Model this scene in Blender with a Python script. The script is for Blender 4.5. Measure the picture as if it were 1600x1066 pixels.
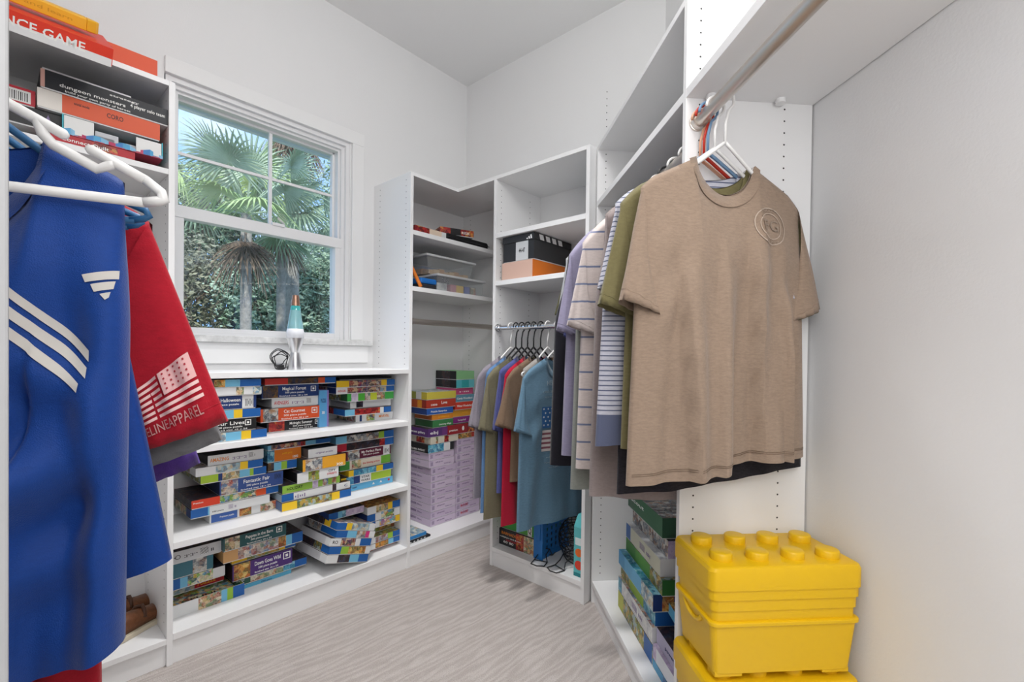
import bpy, bmesh, math, random
from math import sin, cos, pi, radians, sqrt
from mathutils import Vector, Matrix, noise
random.seed(7)
SC = bpy.context.scene
COL = SC.collection
for o in list(bpy.data.objects): bpy.data.objects.remove(o)

# ---------------------------------------------------------------- camera
EYE = 1.155
def view_axes():
    y, p, r = radians(41.2984), radians(0.6183), radians(0.7112)
    fw = Vector((cos(y)*cos(p), sin(y)*cos(p), -sin(p)))
    rt = Vector((sin(y), -cos(y), 0)); up = rt.cross(fw)
    return fw, rt*cos(r)+up*sin(r), -rt*sin(r)+up*cos(r)
fw, rt, up = view_axes()
cd = bpy.data.cameras.new('camera'); cam = bpy.data.objects.new('camera', cd); COL.objects.link(cam)
cam.matrix_world = Matrix(((rt.x, up.x, -fw.x, 0), (rt.y, up.y, -fw.y, 0), (rt.z, up.z, -fw.z, EYE), (0, 0, 0, 1)))
cd.sensor_fit = 'HORIZONTAL'; cd.sensor_width = 36; cd.lens = 36*720.13/1600
cd.shift_y = (563.03-533)/1600; cd.clip_start = .02
SC.camera = cam

# ---------------------------------------------------------------- sky, sun, lamps, exposure
SC.view_settings.view_transform = 'Standard'; SC.view_settings.look = 'None'
SC.view_settings.exposure = 0.05; SC.view_settings.gamma = 1; SC.view_settings.use_curve_mapping = False
W = bpy.data.worlds.new('sky'); SC.world = W; W.use_nodes = True
nt = W.node_tree; nt.nodes.clear()
wo = nt.nodes.new('ShaderNodeOutputWorld'); bg = nt.nodes.new('ShaderNodeBackground')
tc = nt.nodes.new('ShaderNodeTexCoord'); nz = nt.nodes.new('ShaderNodeTexNoise'); cr = nt.nodes.new('ShaderNodeValToRGB')
nz.inputs['Scale'].default_value = 2.6; nz.inputs['Detail'].default_value = 6; nz.inputs['Roughness'].default_value = .6
cr.color_ramp.elements[0].position = .47; cr.color_ramp.elements[0].color = (.28, .52, .95, 1)
cr.color_ramp.elements[1].position = .72; cr.color_ramp.elements[1].color = (.90, .94, 1, 1)
nt.links.new(tc.outputs['Generated'], nz.inputs['Vector']); nt.links.new(nz.outputs['Fac'], cr.inputs[0])
nt.links.new(cr.outputs[0], bg.inputs[0]); bg.inputs[1].default_value = 1.5
nt.links.new(bg.outputs[0], wo.inputs[0])
def lamp(name, kind, loc, energy, rot=(0, 0, 0), size=None, size_y=None, color=(1, 1, 1)):
    d = bpy.data.lights.new(name, kind); d.energy = energy; d.color = color
    if kind == 'AREA':
        d.size = size
        if size_y: d.shape = 'RECTANGLE'; d.size_y = size_y
        else: d.shape = 'DISK'
    elif kind == 'SUN': d.angle = size
    else: d.shadow_soft_size = size
    o = bpy.data.objects.new(name, d); o.location = loc; o.rotation_euler = rot; COL.objects.link(o); return o
lamp('sun', 'SUN', (0, -8, 9), 4.0, (radians(50), 0, radians(-25)), radians(2))
lamp('ceiling_lamp_light', 'POINT', (.80, .53, 2.70), 15, size=.18, color=(1, .995, .985))
lamp('entry_fill_light', 'AREA', (-.35, -.2, 2.98), 19, size=.9, color=(1, .99, .98))  # added fill from the camera side; no such lamp is known here
lamp('camera_fill_light', 'POINT', (.1, -.35, 1.75), 28, size=.35, color=(1, .995, .99))  # soft fill added beside the camera, not a hanging lamp
o = lamp('floor_fill_spot', 'SPOT', (1.0, 1.3, 2.99), 145, size=.12, color=(1, .99, .98)); o.data.spot_size = radians(80); o.data.spot_blend = .8  # spot added to brighten the carpet; no such fixture is known

# ---------------------------------------------------------------- materials
MATS = {}
def mat(name, color=(.8, .8, .8), rough=.5, metal=0, bump=None, var=None, spec=.5, trans=0, sheen=0, ior=1.45):
    if name in MATS: return MATS[name]
    m = bpy.data.materials.new(name); m.use_nodes = True; t = m.node_tree; b = t.nodes['Principled BSDF']
    b.inputs['Base Color'].default_value = (*color, 1); b.inputs['Roughness'].default_value = rough
    b.inputs['Metallic'].default_value = metal; b.inputs['Specular IOR Level'].default_value = spec
    b.inputs['Transmission Weight'].default_value = trans; b.inputs['Sheen Weight'].default_value = sheen
    b.inputs['IOR'].default_value = ior
    c = t.nodes.new('ShaderNodeTexCoord')
    if bump:
        n = t.nodes.new('ShaderNodeTexNoise'); n.inputs['Scale'].default_value = bump[0]; n.inputs['Detail'].default_value = 5
        k = t.nodes.new('ShaderNodeBump'); k.inputs['Strength'].default_value = bump[1]; k.inputs['Distance'].default_value = bump[2] if len(bump) > 2 else .01
        t.links.new(c.outputs['Object'], n.inputs['Vector']); t.links.new(n.outputs['Fac'], k.inputs['Height']); t.links.new(k.outputs[0], b.inputs['Normal'])
    if var:
        n = t.nodes.new('ShaderNodeTexNoise'); n.inputs['Scale'].default_value = var[0]; n.inputs['Detail'].default_value = 6; n.inputs['Roughness'].default_value = .65
        r = t.nodes.new('ShaderNodeValToRGB'); a = var[1]
        r.color_ramp.elements[0].position = .3; r.color_ramp.elements[1].position = .7
        r.color_ramp.elements[0].color = (*[max(0, x*(1-a)) for x in color], 1); r.color_ramp.elements[1].color = (*[min(1, x*(1+a)) for x in color], 1)
        t.links.new(c.outputs['Object'], n.inputs['Vector']); t.links.new(n.outputs['Fac'], r.inputs[0]); t.links.new(r.outputs[0], b.inputs['Base Color'])
    MATS[name] = m; return m
def srgb(h):
    h = h.lstrip('#'); v = [int(h[i:i+2], 16)/255 for i in (0, 2, 4)]
    return tuple(x/12.92 if x <= .04045 else ((x+.055)/1.055)**2.4 for x in v)
def flat(hexc, rough=.45):
    return mat('card_'+hexc.lstrip('#'), srgb(hexc), rough)
def picture(name, colors, scale=60, rough=.4):
    """printed picture: random cells of the given ink colours (flat print)"""
    key = 'print_'+name
    if key in MATS: return MATS[key]
    m = bpy.data.materials.new(key); m.use_nodes = True; t = m.node_tree; b = t.nodes['Principled BSDF']
    b.inputs['Roughness'].default_value = rough
    c = t.nodes.new('ShaderNodeTexCoord'); n = t.nodes.new('ShaderNodeTexNoise'); n.inputs['Scale'].default_value = scale*.5; n.inputs['Detail'].default_value = 5
    mx = t.nodes.new('ShaderNodeMixRGB'); mx.inputs[0].default_value = .03
    v = t.nodes.new('ShaderNodeTexVoronoi'); v.inputs['Scale'].default_value = scale; L = t.links.new
    L(c.outputs['Object'], n.inputs['Vector']); L(c.outputs['Object'], mx.inputs[1]); L(n.outputs['Color'], mx.inputs[2]); L(mx.outputs[0], v.inputs['Vector'])
    def ramp(fac, cols, lo, hi, kind):
        r = t.nodes.new('ShaderNodeValToRGB'); r.color_ramp.interpolation = kind; e = r.color_ramp.elements
        while len(e) < len(cols): e.new(.5)
        for i, h in enumerate(cols): e[i].position = lo+(hi-lo)*i/len(cols); e[i].color = (*srgb(h), 1)
        L(fac, r.inputs[0]); return r.outputs[0]
    s = t.nodes.new('ShaderNodeSeparateColor'); L(v.outputs['Color'], s.inputs[0])
    n2 = t.nodes.new('ShaderNodeTexNoise'); n2.inputs['Scale'].default_value = scale*.7; n2.inputs['Detail'].default_value = 8; n2.inputs['Roughness'].default_value = .7; L(c.outputs['Object'], n2.inputs['Vector'])
    a = ramp(s.outputs[0], colors, 0, 1, 'CONSTANT'); bb = ramp(n2.outputs['Fac'], colors, .32, .74, 'LINEAR')
    m2 = t.nodes.new('ShaderNodeMixRGB'); m2.inputs[0].default_value = .42; L(a, m2.inputs[1]); L(bb, m2.inputs[2]); L(m2.outputs[0], b.inputs['Base Color'])
    MATS[key] = m; return m
WHITE = mat('white_melamine', (.87, .87, .873), .38, bump=(300, .02))
PAINT = mat('white_wall_paint', (.81, .81, .813), .6, bump=(160, .12, .004))
CEIL = mat('white_ceiling_paint', (.86, .86, .86), .8, bump=(120, .1, .004))
TRIM = mat('white_trim_paint', (.84, .84, .84), .35)
VINYL = mat('white_vinyl', (.82, .82, .83), .3)
HOLE = mat('peg_hole_shadow_plug', (.05, .05, .05), .9)
NICKEL = mat('brushed_nickel', (.62, .57, .52), .34, 1)
CHROME = mat('polished_steel', (.75, .75, .76), .18, 1)

# ---------------------------------------------------------------- mesh helpers
class MB:
    def __init__(s): s.v = []; s.f = []; s.m = []; s.mats = []
    def mi(s, m):
        if m not in s.mats: s.mats.append(m)
        return s.mats.index(m)
    def add(s, vs, fs, m):
        b = len(s.v); s.v += [tuple(v) for v in vs]; k = s.mi(m)
        for f in fs: s.f.append(tuple(b+i for i in f)); s.m.append(k)
    def box(s, a, b, m, M=None):
        x0, y0, z0 = a; x1, y1, z1 = b
        vs = [(x0,y0,z0),(x1,y0,z0),(x1,y1,z0),(x0,y1,z0),(x0,y0,z1),(x1,y0,z1),(x1,y1,z1),(x0,y1,z1)]
        if M is not None: vs = [M @ Vector(v) for v in vs]
        s.add(vs, [(3,2,1,0),(4,5,6,7),(0,1,5,4),(1,2,6,5),(2,3,7,6),(3,0,4,7)], m)
    def prism(s, pts, z0, z1, m):
        n = len(pts)
        vs = [(x, y, z0) for x, y in pts]+[(x, y, z1) for x, y in pts]
        s.add(vs, [tuple(reversed(range(n))), tuple(range(n, 2*n))]+[(i, (i+1) % n, n+(i+1) % n, n+i) for i in range(n)], m)
    def tube(s, path, r, m, n=10, cap=True, closed=False):
        P = [Vector(p) for p in path]; k = len(P); rs = r if isinstance(r, (list, tuple)) else [r]*k
        vs = []; prev = None
        for i in range(k):
            if closed: d = P[(i+1) % k]-P[i-1]
            else: d = (P[min(i+1, k-1)]-P[max(i-1, 0)])
            d.normalize()
            if prev is None:
                a = d.cross(Vector((0, 0, 1)) if abs(d.z) < .9 else Vector((1, 0, 0))).normalized()
            else: a = (prev-d*prev.dot(d)).normalized()
            prev = a; b = d.cross(a)
            vs += [P[i]+(a*cos(2*pi*j/n)+b*sin(2*pi*j/n))*rs[i] for j in range(n)]
        fs = []
        for i in range(k if closed else k-1):
            i2 = (i+1) % k
            fs += [(i*n+j, i*n+(j+1) % n, i2*n+(j+1) % n, i2*n+j) for j in range(n)]
        if cap and not closed: fs += [tuple(reversed(range(n))), tuple((k-1)*n+j for j in range(n))]
        s.add(vs, fs, m)
    def lathe(s, prof, m, n=24, c=(0, 0, 0)):
        vs = []; fs = []
        for r, z in prof: vs += [(c[0]+r*cos(2*pi*j/n), c[1]+r*sin(2*pi*j/n), c[2]+z) for j in range(n)]
        for i in range(len(prof)-1): fs += [(i*n+j, i*n+(j+1) % n, (i+1)*n+(j+1) % n, (i+1)*n+j) for j in range(n)]
        if prof[0][0] > 1e-6: fs.append(tuple(reversed(range(n))))
        if prof[-1][0] > 1e-6: fs.append(tuple((len(prof)-1)*n+j for j in range(n)))
        s.add(vs, fs, m)
    def build(s, name, parent=None, loc=None, rotz=0, smooth=False, bevel=0, kind=None, M=None):
        me = bpy.data.meshes.new(name); me.from_pydata(s.v, [], s.f); me.update()
        for m in s.mats: me.materials.append(m)
        me.polygons.foreach_set('material_index', s.m)
        if smooth: me.polygons.foreach_set('use_smooth', [True]*len(me.polygons))
        o = bpy.data.objects.new(name, me); COL.objects.link(o)
        if parent: o.parent = parent
        if loc is not None: o.location = loc
        o.rotation_euler.z = rotz
        if bevel:
            b = o.modifiers.new('bevel', 'BEVEL'); b.width = bevel; b.segments = 2; b.limit_method = 'ANGLE'; b.angle_limit = radians(50)
        if kind: o['kind'] = kind
        return o
def auto_smooth(o, deg=40):
    me = o.data; bm = bmesh.new(); bm.from_mesh(me)
    for e in bm.edges:
        e.smooth = not (len(e.link_faces) == 2 and e.calc_face_angle(0) > radians(deg))
    for f in bm.faces: f.smooth = True
    bm.to_mesh(me); bm.free(); return o
def tag(o, label, cat, group=None):
    o['label'] = label; o['category'] = cat
    if group: o['group'] = group
    return o
def thing(name, label, cat, loc=(0, 0, 0), rotz=0, group=None):
    o = bpy.data.objects.new(name, None); o.empty_display_size = .05; COL.objects.link(o)
    o.location = loc; o.rotation_euler.z = rotz
    return tag(o, label, cat, group)
def struct(o): o['kind'] = 'structure'; return o
# 45 degree wall frame: s along the wall (away from the camera), l = sideways distance to it
TH = radians(45.8846); CU = Vector((cos(TH), sin(TH), 0)); CN = Vector((sin(TH), -cos(TH), 0))
def CW(s, l, z=0): return CU*s+CN*l+Vector((0, 0, z))
# ================================================================ room shell
YA, YW = 2.039, 2.393          # front of the shelving under the window / window wall
XB, XW = 1.8245, 2.2133        # front of the shelving on the back wall / back wall
LC, LW = .5567, .9205          # the same for the angled wall, in its own frame
ZC = 3.028; T = .019; ZT = 2.129
cor = CW(2.231, LW); bc = (XW, cor.y); ce = CW(-.45, LW)
room = [(-.40, YW), (XW, YW), bc, (ce.x, ce.y), (-1.3, ce.y), (-1.3, .27), (-.40, .27)]
b = MB(); b.prism(list(reversed(room)), -.05, 0, None)
def carpet():
    m = bpy.data.materials.new('grey_wave_carpet'); m.use_nodes = True; t = m.node_tree; p = t.nodes['Principled BSDF']
    p.inputs['Roughness'].default_value = .95; p.inputs['Specular IOR Level'].default_value = .1
    c = t.nodes.new('ShaderNodeTexCoord'); mp = t.nodes.new('ShaderNodeMapping'); mp.inputs['Rotation'].default_value = (0, 0, radians(22))
    mp.inputs['Scale'].default_value = (1, 3.2, 1)
    w = t.nodes.new('ShaderNodeTexNoise'); w.inputs['Scale'].default_value = 9; w.inputs['Detail'].default_value = 4; w.inputs['Distortion'].default_value = 1.2
    mp2 = t.nodes.new('ShaderNodeMapping'); mp2.inputs['Rotation'].default_value = (0, 0, radians(22)); mp2.inputs['Scale'].default_value = (.16, .8, 1)
    wv = t.nodes.new('ShaderNodeTexWave'); wv.bands_direction = 'Y'; wv.inputs['Scale'].default_value = 13; wv.inputs['Distortion'].default_value = 11; wv.inputs['Detail'].default_value = 3; wv.inputs['Detail Scale'].default_value = 1.6
    n2 = t.nodes.new('ShaderNodeTexNoise'); n2.inputs['Scale'].default_value = 260; n2.inputs['Detail'].default_value = 3
    r = t.nodes.new('ShaderNodeValToRGB'); r.color_ramp.elements[0].position = .25; r.color_ramp.elements[1].position = .8
    r.color_ramp.elements[0].color = (*srgb('#b6ada8'), 1); r.color_ramp.elements[1].color = (*srgb('#d0c8c4'), 1)
    a = t.nodes.new('ShaderNodeMath'); a.operation = 'MULTIPLY_ADD'; a.inputs[1].default_value = .30
    a2 = t.nodes.new('ShaderNodeMath'); a2.operation = 'MULTIPLY_ADD'; a2.inputs[1].default_value = 1.3
    k = t.nodes.new('ShaderNodeBump'); k.inputs['Strength'].default_value = .7; k.inputs['Distance'].default_value = .006
    L = t.links.new
    L(c.outputs['Object'], mp.inputs[0]); L(c.outputs['Object'], mp2.inputs[0]); L(mp.outputs[0], w.inputs['Vector']); L(mp2.outputs[0], wv.inputs['Vector']); L(c.outputs['Object'], n2.inputs['Vector'])
    L(wv.outputs['Fac'], a.inputs[0]); 
    s = t.nodes.new('ShaderNodeMath'); s.operation = 'MULTIPLY_ADD'; s.inputs[1].default_value = .5; s.inputs[2].default_value = -.28
    L(w.outputs['Fac'], s.inputs[0]); L(s.outputs[0], a.inputs[2]); L(n2.outputs['Fac'], a2.inputs[0])
    s2 = t.nodes.new('ShaderNodeMath'); s2.operation = 'ADD'; s2.inputs[1].default_value = -.30; L(a.outputs[0], s2.inputs[0]); L(s2.outputs[0], a2.inputs[2])
    L(a2.outputs[0], r.inputs[0]); L(r.outputs[0], p.inputs['Base Color']); L(a2.outputs[0], k.inputs['Height']); L(k.outputs[0], p.inputs['Normal'])
    return m
b = MB(); b.prism(list(reversed(room))[::-1][::-1], -.05, 0, carpet()); struct(b.build('floor'))
b = MB(); b.prism(list(reversed(room)), ZC, ZC+.05, CEIL); struct(b.build('ceiling'))
# window wall with its opening
WX0, WX1, WZ0, WZ1 = .49, 1.335, 1.228, 2.325
b = MB()
b.box((-.40, YW, 0), (WX0, YW+.16, ZC), PAINT); b.box((WX1, YW, 0), (XW+.1, YW+.16, ZC), PAINT)
b.box((WX0, YW, 0), (WX1, YW+.16, WZ0-.03), PAINT); b.box((WX0, YW, WZ1), (WX1, YW+.16, ZC), PAINT)
struct(b.build('wall_window'))
def wall(name, p, q, th=.1):
    p = Vector((p[0], p[1], 0)); q = Vector((q[0], q[1], 0)); d = (q-p).normalized(); nn = Vector((-d.y, d.x, 0))*th
    b = MB(); b.prism([(p.x, p.y), (p.x+nn.x, p.y+nn.y), (q.x+nn.x, q.y+nn.y), (q.x, q.y)][::-1], 0, ZC, PAINT); struct(b.build(name))
wall('wall_back', (XW, YW), bc); wall('wall_angled', bc, ce); wall('wall_rear', ce, (-1.3, ce.y)); wall('wall_entry', (-1.3, ce.y), (-1.3, .27))
wall('wall_front', (-1.3, .27), (-.40, .27)); wall('wall_left', (-.40, .27), (-.40, YW))
# ceiling fixtures (out of view); the one by the entrance is added for the fill
for i, (x, y, r) in enumerate([(.80, .53, .17), (-.35, -.2, .17)]):
    t = thing('ceiling_light', ['round flush ceiling light over the middle of the closet', 'added round ceiling disc for the fill light near the closet entrance'][i], 'ceiling light', (x, y, ZC-.035))
    b = MB(); b.lathe([(r, 0), (r, .035)], TRIM, 32); b.build('rim', t)
    b = MB(); b.lathe([(0, -.012), (r*.6, -.008), (r*.95, .0)], VINYL, 32); b.build('diffuser', t)

t = thing('ceiling_light', 'added ceiling rim around the spot that fills in the floor', 'ceiling light', (1.0, 1.3, ZC))  # rim added to go with the floor fill spot
b = MB(); b.lathe([(.075, -.004), (.06, -.002)], TRIM, 32); b.build('rim', t)
# ---------------------------------------------------------------- window_1
win = thing('window_1', 'white single-hung window with a divided upper sash above the bookcase', 'window', (0, 0, 0))
struct(win)
def part(name, boxes, m=TRIM, parent=win, bevel=.002, kind=None, smooth=False):
    b = MB()
    for bx in boxes: b.box(bx[0], bx[1], m)
    return b.build(name, parent, bevel=bevel, kind=kind)
Y0 = YW-.016
part('head_casing', [((.49, Y0, 2.325), (1.412, YW, 2.393))])
part('side_casing', [((1.342, Y0, 1.229), (1.412, YW, 2.325))])
# stepped vinyl frame
FX0, FX1, FZ0, FZ1 = .495, 1.335, 1.228, 2.325
b = MB()
for k, (w0, w1, y0, y1) in enumerate([(0, .022, YW+.004, YW+.12), (.022, .040, YW+.022, YW+.12), (.040, .052, YW+.038, YW+.12)]):
    b.box((FX0+w0, y0, FZ0), (FX0+w1, y1, FZ1), VINYL); b.box((FX1-w1, y0, FZ0), (FX1-w0, y1, FZ1), VINYL)
    b.box((FX0+w1, y0, FZ1-w1), (FX1-w1, y1, FZ1-w0), VINYL)
b.box((FX0+.052, YW+.004, FZ0), (FX1-.052, YW+.12, FZ0+.012), VINYL)
b.build('window_frame', win)
GY = YW+.055
b = MB()   # lower sash, in front
LX0, LX1 = FX0+.028, FX1-.030
b.box((LX0, YW+.025, 1.24), (LX0+.045, GY+.012, 1.79), VINYL); b.box((LX1-.040, YW+.025, 1.24), (LX1, GY+.012, 1.79), VINYL)
b.box((LX0+.045, YW+.025, 1.24), (LX1-.040, GY+.012, 1.262), VINYL); b.box((LX0, YW+.02, 1.737), (LX1, GY+.012, 1.79), VINYL)
b.box((.93, YW+.012, 1.785), (.99, YW+.03, 1.80), VINYL)
b.build('lower_sash', win, bevel=.002)
b = MB()
UX0, UX1, UY0, UY1 = FX0+.05, FX1-.052, YW+.075, YW+.105
b.box((UX0-.01, UY0, 1.77), (UX0+.012, UY1, 2.285), VINYL); b.box((UX1-.012, UY0, 1.77), (UX1+.01, UY1, 2.285), VINYL)
b.box((UX0, UY0, 2.262), (UX1, UY1, 2.285), VINYL); b.box((UX0, UY0, 1.745), (UX1, UY1, 1.775), VINYL)
b.build('upper_sash', win, bevel=.002)
b = MB(); b.box((.9385, UY0+.005, 1.775), (.9535, UY1-.01, 2.262), VINYL); b.box((UX0+.012, UY0+.006, 2.028), (UX1-.012, UY1-.011, 2.041), VINYL); b.build('muntin', win)
def glass():
    m = bpy.data.materials.new('window_glass'); m.use_nodes = True; t = m.node_tree; t.nodes.clear()
    o = t.nodes.new('ShaderNodeOutputMaterial'); a = t.nodes.new('ShaderNodeBsdfTransparent'); g = t.nodes.new('ShaderNodeBsdfGlossy'); x = t.nodes.new('ShaderNodeMixShader')
    g.inputs['Roughness'].default_value = .02; a.inputs[0].default_value = (.96, .98, .97, 1); x.inputs[0].default_value = .05
    t.links.new(a.outputs[0], x.inputs[1]); t.links.new(g.outputs[0], x.inputs[2]); t.links.new(x.outputs[0], o.inputs[0]); return m
GLASS = glass()
b = MB(); b.box((LX0+.04, GY, 1.255), (LX1-.035, GY+.004, 1.745), GLASS); b.build('pane', win)
for x0, x1 in ((UX0+.01, .9385), (.9535, UX1-.01)):
    for z0, z1 in ((1.772, 2.028), (2.041, 2.265)):
        b = MB(); b.box((x0, UY1-.012, z0), (x1, UY1-.008, z1), GLASS); b.build('pane', win)
MARBLE = mat('marble_sill', (.66, .66, .655), .3, var=(26, .22))
part('window_sill', [((.47, YW-.032, 1.198), (1.47, YW+.10, 1.228))], MARBLE)
part('apron', [((.47, YW-.012, 1.101), (1.45, YW, 1.198))])

# ================================================================ closet carcasses
def peg_holes(parent, fn, z0, z1, step=.032, r=.0027):
    b = MB(); k = int((z1-z0)/step)
    for row in fn:
        for i in range(k+1):
            z = z0+i*step; c, ax, ay = row
            vs = [Vector((c[0], c[1], z))+ax*(r*cos(q*pi/3))+Vector((0, 0, 1))*(r*sin(q*pi/3)) for q in range(6)]
            b.add(vs, [tuple(range(6))], HOLE)
    b.build('peg_holes', parent, kind='stuff')
X = Vector((1, 0, 0)); Y = Vector((0, 1, 0))
X0, X1 = .4316, 1.4875
def shelf(parent, a, bb, name='shelf', m=WHITE): b = MB(); b.box(a, bb, m); return b.build(name, parent, bevel=.0012)
SH = .025
# --- left tall unit
U0 = thing('closet_unit', 'tall white closet unit left of the window holding board games', 'closet unit', (0, 0, 0))
shelf(U0, (X0, YA, 0), (X0+T, YW, ZT), 'side_panel'); shelf(U0, (-.10, YA, 0), (-.10+T, YW, ZT), 'side_panel')
shelf(U0, (-.10+T, YA, ZT-T), (X0, YW, ZT), 'top_board'); shelf(U0, (-.10+T, YA, 1.792), (X0, YW, 1.812))
shelf(U0, (-.10+T, YA, .082), (X0, YW, .102), 'bottom_shelf'); shelf(U0, (-.10+T, YA+.012, 0), (X0, YA+.03, .082), 'toe_kick')
peg_holes(U0, [((X0-.0004, YA+.04), Y, 0), ((X0-.0004, YW-.06), Y, 0)], .15, 2.09)
# --- low bookcase under the window
U1 = thing('bookcase', 'low white bookcase full of puzzle boxes under the window', 'bookcase', (0, 0, 0))
shelf(U1, (X0+T, YA, 1.050), (X1, YW-.012, 1.073), 'top_board')
for z in (.795, .450): shelf(U1, (X0+T, YA, z-SH), (X1, YW, z))
shelf(U1, (X0+T, YA, .089), (X1, YW, .114), 'bottom_shelf'); shelf(U1, (X0+T, YA+.008, 0), (X1, YA+.026, .089), 'toe_kick')
# --- corner unit
U2 = thing('closet_unit', 'tall white corner closet unit right of the window with purple boxes', 'closet unit', (0, 0, 0))
YL, YR = 1.7489, 1.1424
shelf(U2, (X1, YA, 0), (X1+T, YW, ZT), 'side_panel')
shelf(U2, (XW-T, YA, 0), (XW, YW, ZT-T), 'side_panel')
b = MB(); b.prism([(X1+T, YA), (XB, YA), (XB, YL), (XW, YL), (XW, YW), (X1+T, YW)], ZT-T, ZT, WHITE); b.build('top_board', U2)
for z in (1.822, 1.520): shelf(U2, (X1+T, YA, z-SH), (XW-T, YW, z))
shelf(U2, (X1+T, YA, .087), (XW-T, YW, .112), 'bottom_shelf'); shelf(U2, (X1+T, YA+.008, 0), (XW-T, YA+.026, .087), 'toe_kick')
peg_holes(U2, [((X1-.0004, YA+.04), Y, 0), ((X1-.0004, YW-.065), Y, 0)], 1.10, 2.10)
peg_holes(U2, [((XW-T-.0004, YA+.05), Y, 0), ((XW-T-.0004, YW-.07), Y, 0)], .16, 2.08)
def rod(name, label, p, q, r, m, f=.03):
    t = thing(name, label, 'closet rod', p); p = Vector(p); q = Vector(q); d = q-p; u_ = d.normalized()
    b = MB(); b.tube([(0, 0, 0), d], r, m, 20); b.build('pole', t, smooth=False); auto_smooth(t.children[0])
    for e, s in ((Vector((0, 0, 0)), 1), (d, -1)):
        b = MB(); b.tube([e, e+u_*(.006*s), e+u_*(.0065*s), e+u_*(.022*s)], [f, f, r*1.25, r*1.25], m, 20); auto_smooth(b.build('flange', t))
    return t
rod('closet_rod', 'bare brushed nickel closet rod in the corner unit above the puzzle stacks', (X1+T, YA+.032, 1.334), (XW-T, YA+.032, 1.334), .0155, NICKEL, .024)
# --- unit on the back wall
U3 = thing('closet_unit', 'tall white closet unit on the back wall with a shoe box', 'closet unit', (0, 0, 0))
shelf(U3, (XB, YL-T, 0), (XW, YL, ZT-T), 'side_panel'); shelf(U3, (XB, YR, 0), (XW, YR+T, ZT), 'side_panel')
b = MB(); b.box((XB, YR+T, ZT-T), (XW, YL-.0005, ZT), WHITE); b.build('top_board', U3, bevel=.0012)
for z in (1.816, 1.557): shelf(U3, (XB, YR+T, z-SH), (XW, YL-T, z))
shelf(U3, (XB, YR+T, .081), (XW, YL-T, .104), 'bottom_shelf'); shelf(U3, (XB+.006, YR+T, 0), (XB+.024, YL-T, .081), 'toe_kick')
peg_holes(U3, [((XB+.04, YL-T-.0004), X, 0), ((XW-.10, YL-T-.0004), X, 0)], .14, 2.09)
BROD = (1.845, 1.303)
rod('closet_rod', 'polished steel closet rod on the back wall with short-sleeved shirts', (BROD[0], YL-T, BROD[1]), (BROD[0], YR+T, BROD[1]), .0145, CHROME, .022)
# --- units on the angled wall: local x = s, local y = -l
S0, S1 = 1.2044, 2.1065
def cbox(parent, s0, s1, l0, l1, z0, z1, name='shelf', m=WHITE): return shelf(parent, (s0, -l1, z0), (s1, -l0, z1), name, m)
U4 = thing('closet_unit', 'tall white closet unit on the angled wall beside the back wall', 'closet unit', (0, 0, 0), TH)
cbox(U4, S1, S1+T, LC, LW, 0, ZT, 'side_panel'); cbox(U4, S0, S0+T, LC, LW-.004, 0, 2.45, 'side_panel')
cbox(U4, S0+T, S1, LC, LW, ZT-T, ZT, 'top_board'); cbox(U4, S0+T, S1, LC, LW, 1.850, 1.875)
cbox(U4, S0+T, S1, LC, LW, .082, .104, 'bottom_shelf'); cbox(U4, S0+T, S1, LC+.012, LC+.03, 0, .082, 'toe_kick')
peg_holes(U4, [((S1-.0004, -LC-.038), Y, 0), ((S1-.0004, -LW+.06), Y, 0), ((S0-.0004, -LC-.038), Y, 0), ((S0-.0004, -LW+.085), Y, 0)], .14, 2.40)
U5 = thing('closet_unit', 'white closet bay on the angled wall nearest the camera with yellow bins', 'closet unit', (0, 0, 0), TH)
cbox(U5, -.35, S0, LC, LW-.003, 1.852, 1.877); cbox(U5, -.35, S0, LC, LW, 2.31, 2.335, 'top_board')
cbox(U5, -.35, S0, LC, LW, .12, .144, 'bottom_shelf'); cbox(U5, -.35, S0, LC+.012, LC+.03, 0, .12, 'toe_kick'); cbox(U5, -.35-T, -.35, LC, LW, 0, 2.45, 'side_panel')
for l_, s_ in ((LC+.06, 1.185), (LW-.11, 1.185)):
    b = MB(); b.lathe([(.013, -.012), (.013, 0)], WHITE, 16, (s_, -l_, 1.852)); b.build('shelf_pin', U5)
RL, RZ = .588, 1.785
ra = CW(S0, RL, RZ); rb = CW(-.35, RL, RZ)
rod('closet_rod', 'thick brushed nickel closet rod overhead at the near end of the angled wall', ra, rb, .0165, NICKEL, .022)
ra = CW(S0+T, RL, RZ); rb = CW(S1, RL, RZ)
RFZ = 1.725
ra.z = rb.z = RFZ
rod('closet_rod', 'closet rod behind the divider panel holding the striped and lavender shirts', ra, rb, .0165, NICKEL, .022)
# --- left hanging closet beside the camera: end panel and rods
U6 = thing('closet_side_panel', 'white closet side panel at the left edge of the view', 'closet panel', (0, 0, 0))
b = MB(); b.box((-.36, .25, 0), (.0052, .27, 2.3), mat('dimmed_panel_white', (.33, .33, .335), .5)); b.build('panel', U6, bevel=.001)  # white panel, its colour darkened to offset the glare of the close fill light
rod('closet_rod', 'closet rod at the left holding the blue jersey and plastic hangers', (-.03, .27, 1.585), (-.03, YW, 1.585), .0135, NICKEL, .02)
b = MB(); v = thing('valet_rod', 'short grey valet rod end at the top left corner above the game boxes', 'valet rod', (.012, .27, 1.595))
b.tube([(0, 0, 0), (0, .53, 0), (0, .545, 0), (0, .552, 0)], [.0145, .0145, .012, .005], mat('grey_metal', (.42, .42, .43), .4, 1), 20); auto_smooth(b.build('pole', v))
b = MB(); b.tube([(0, 0, 0), (0, .006, 0)], .022, MATS['grey_metal'], 20); b.build('flange', v)
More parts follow.
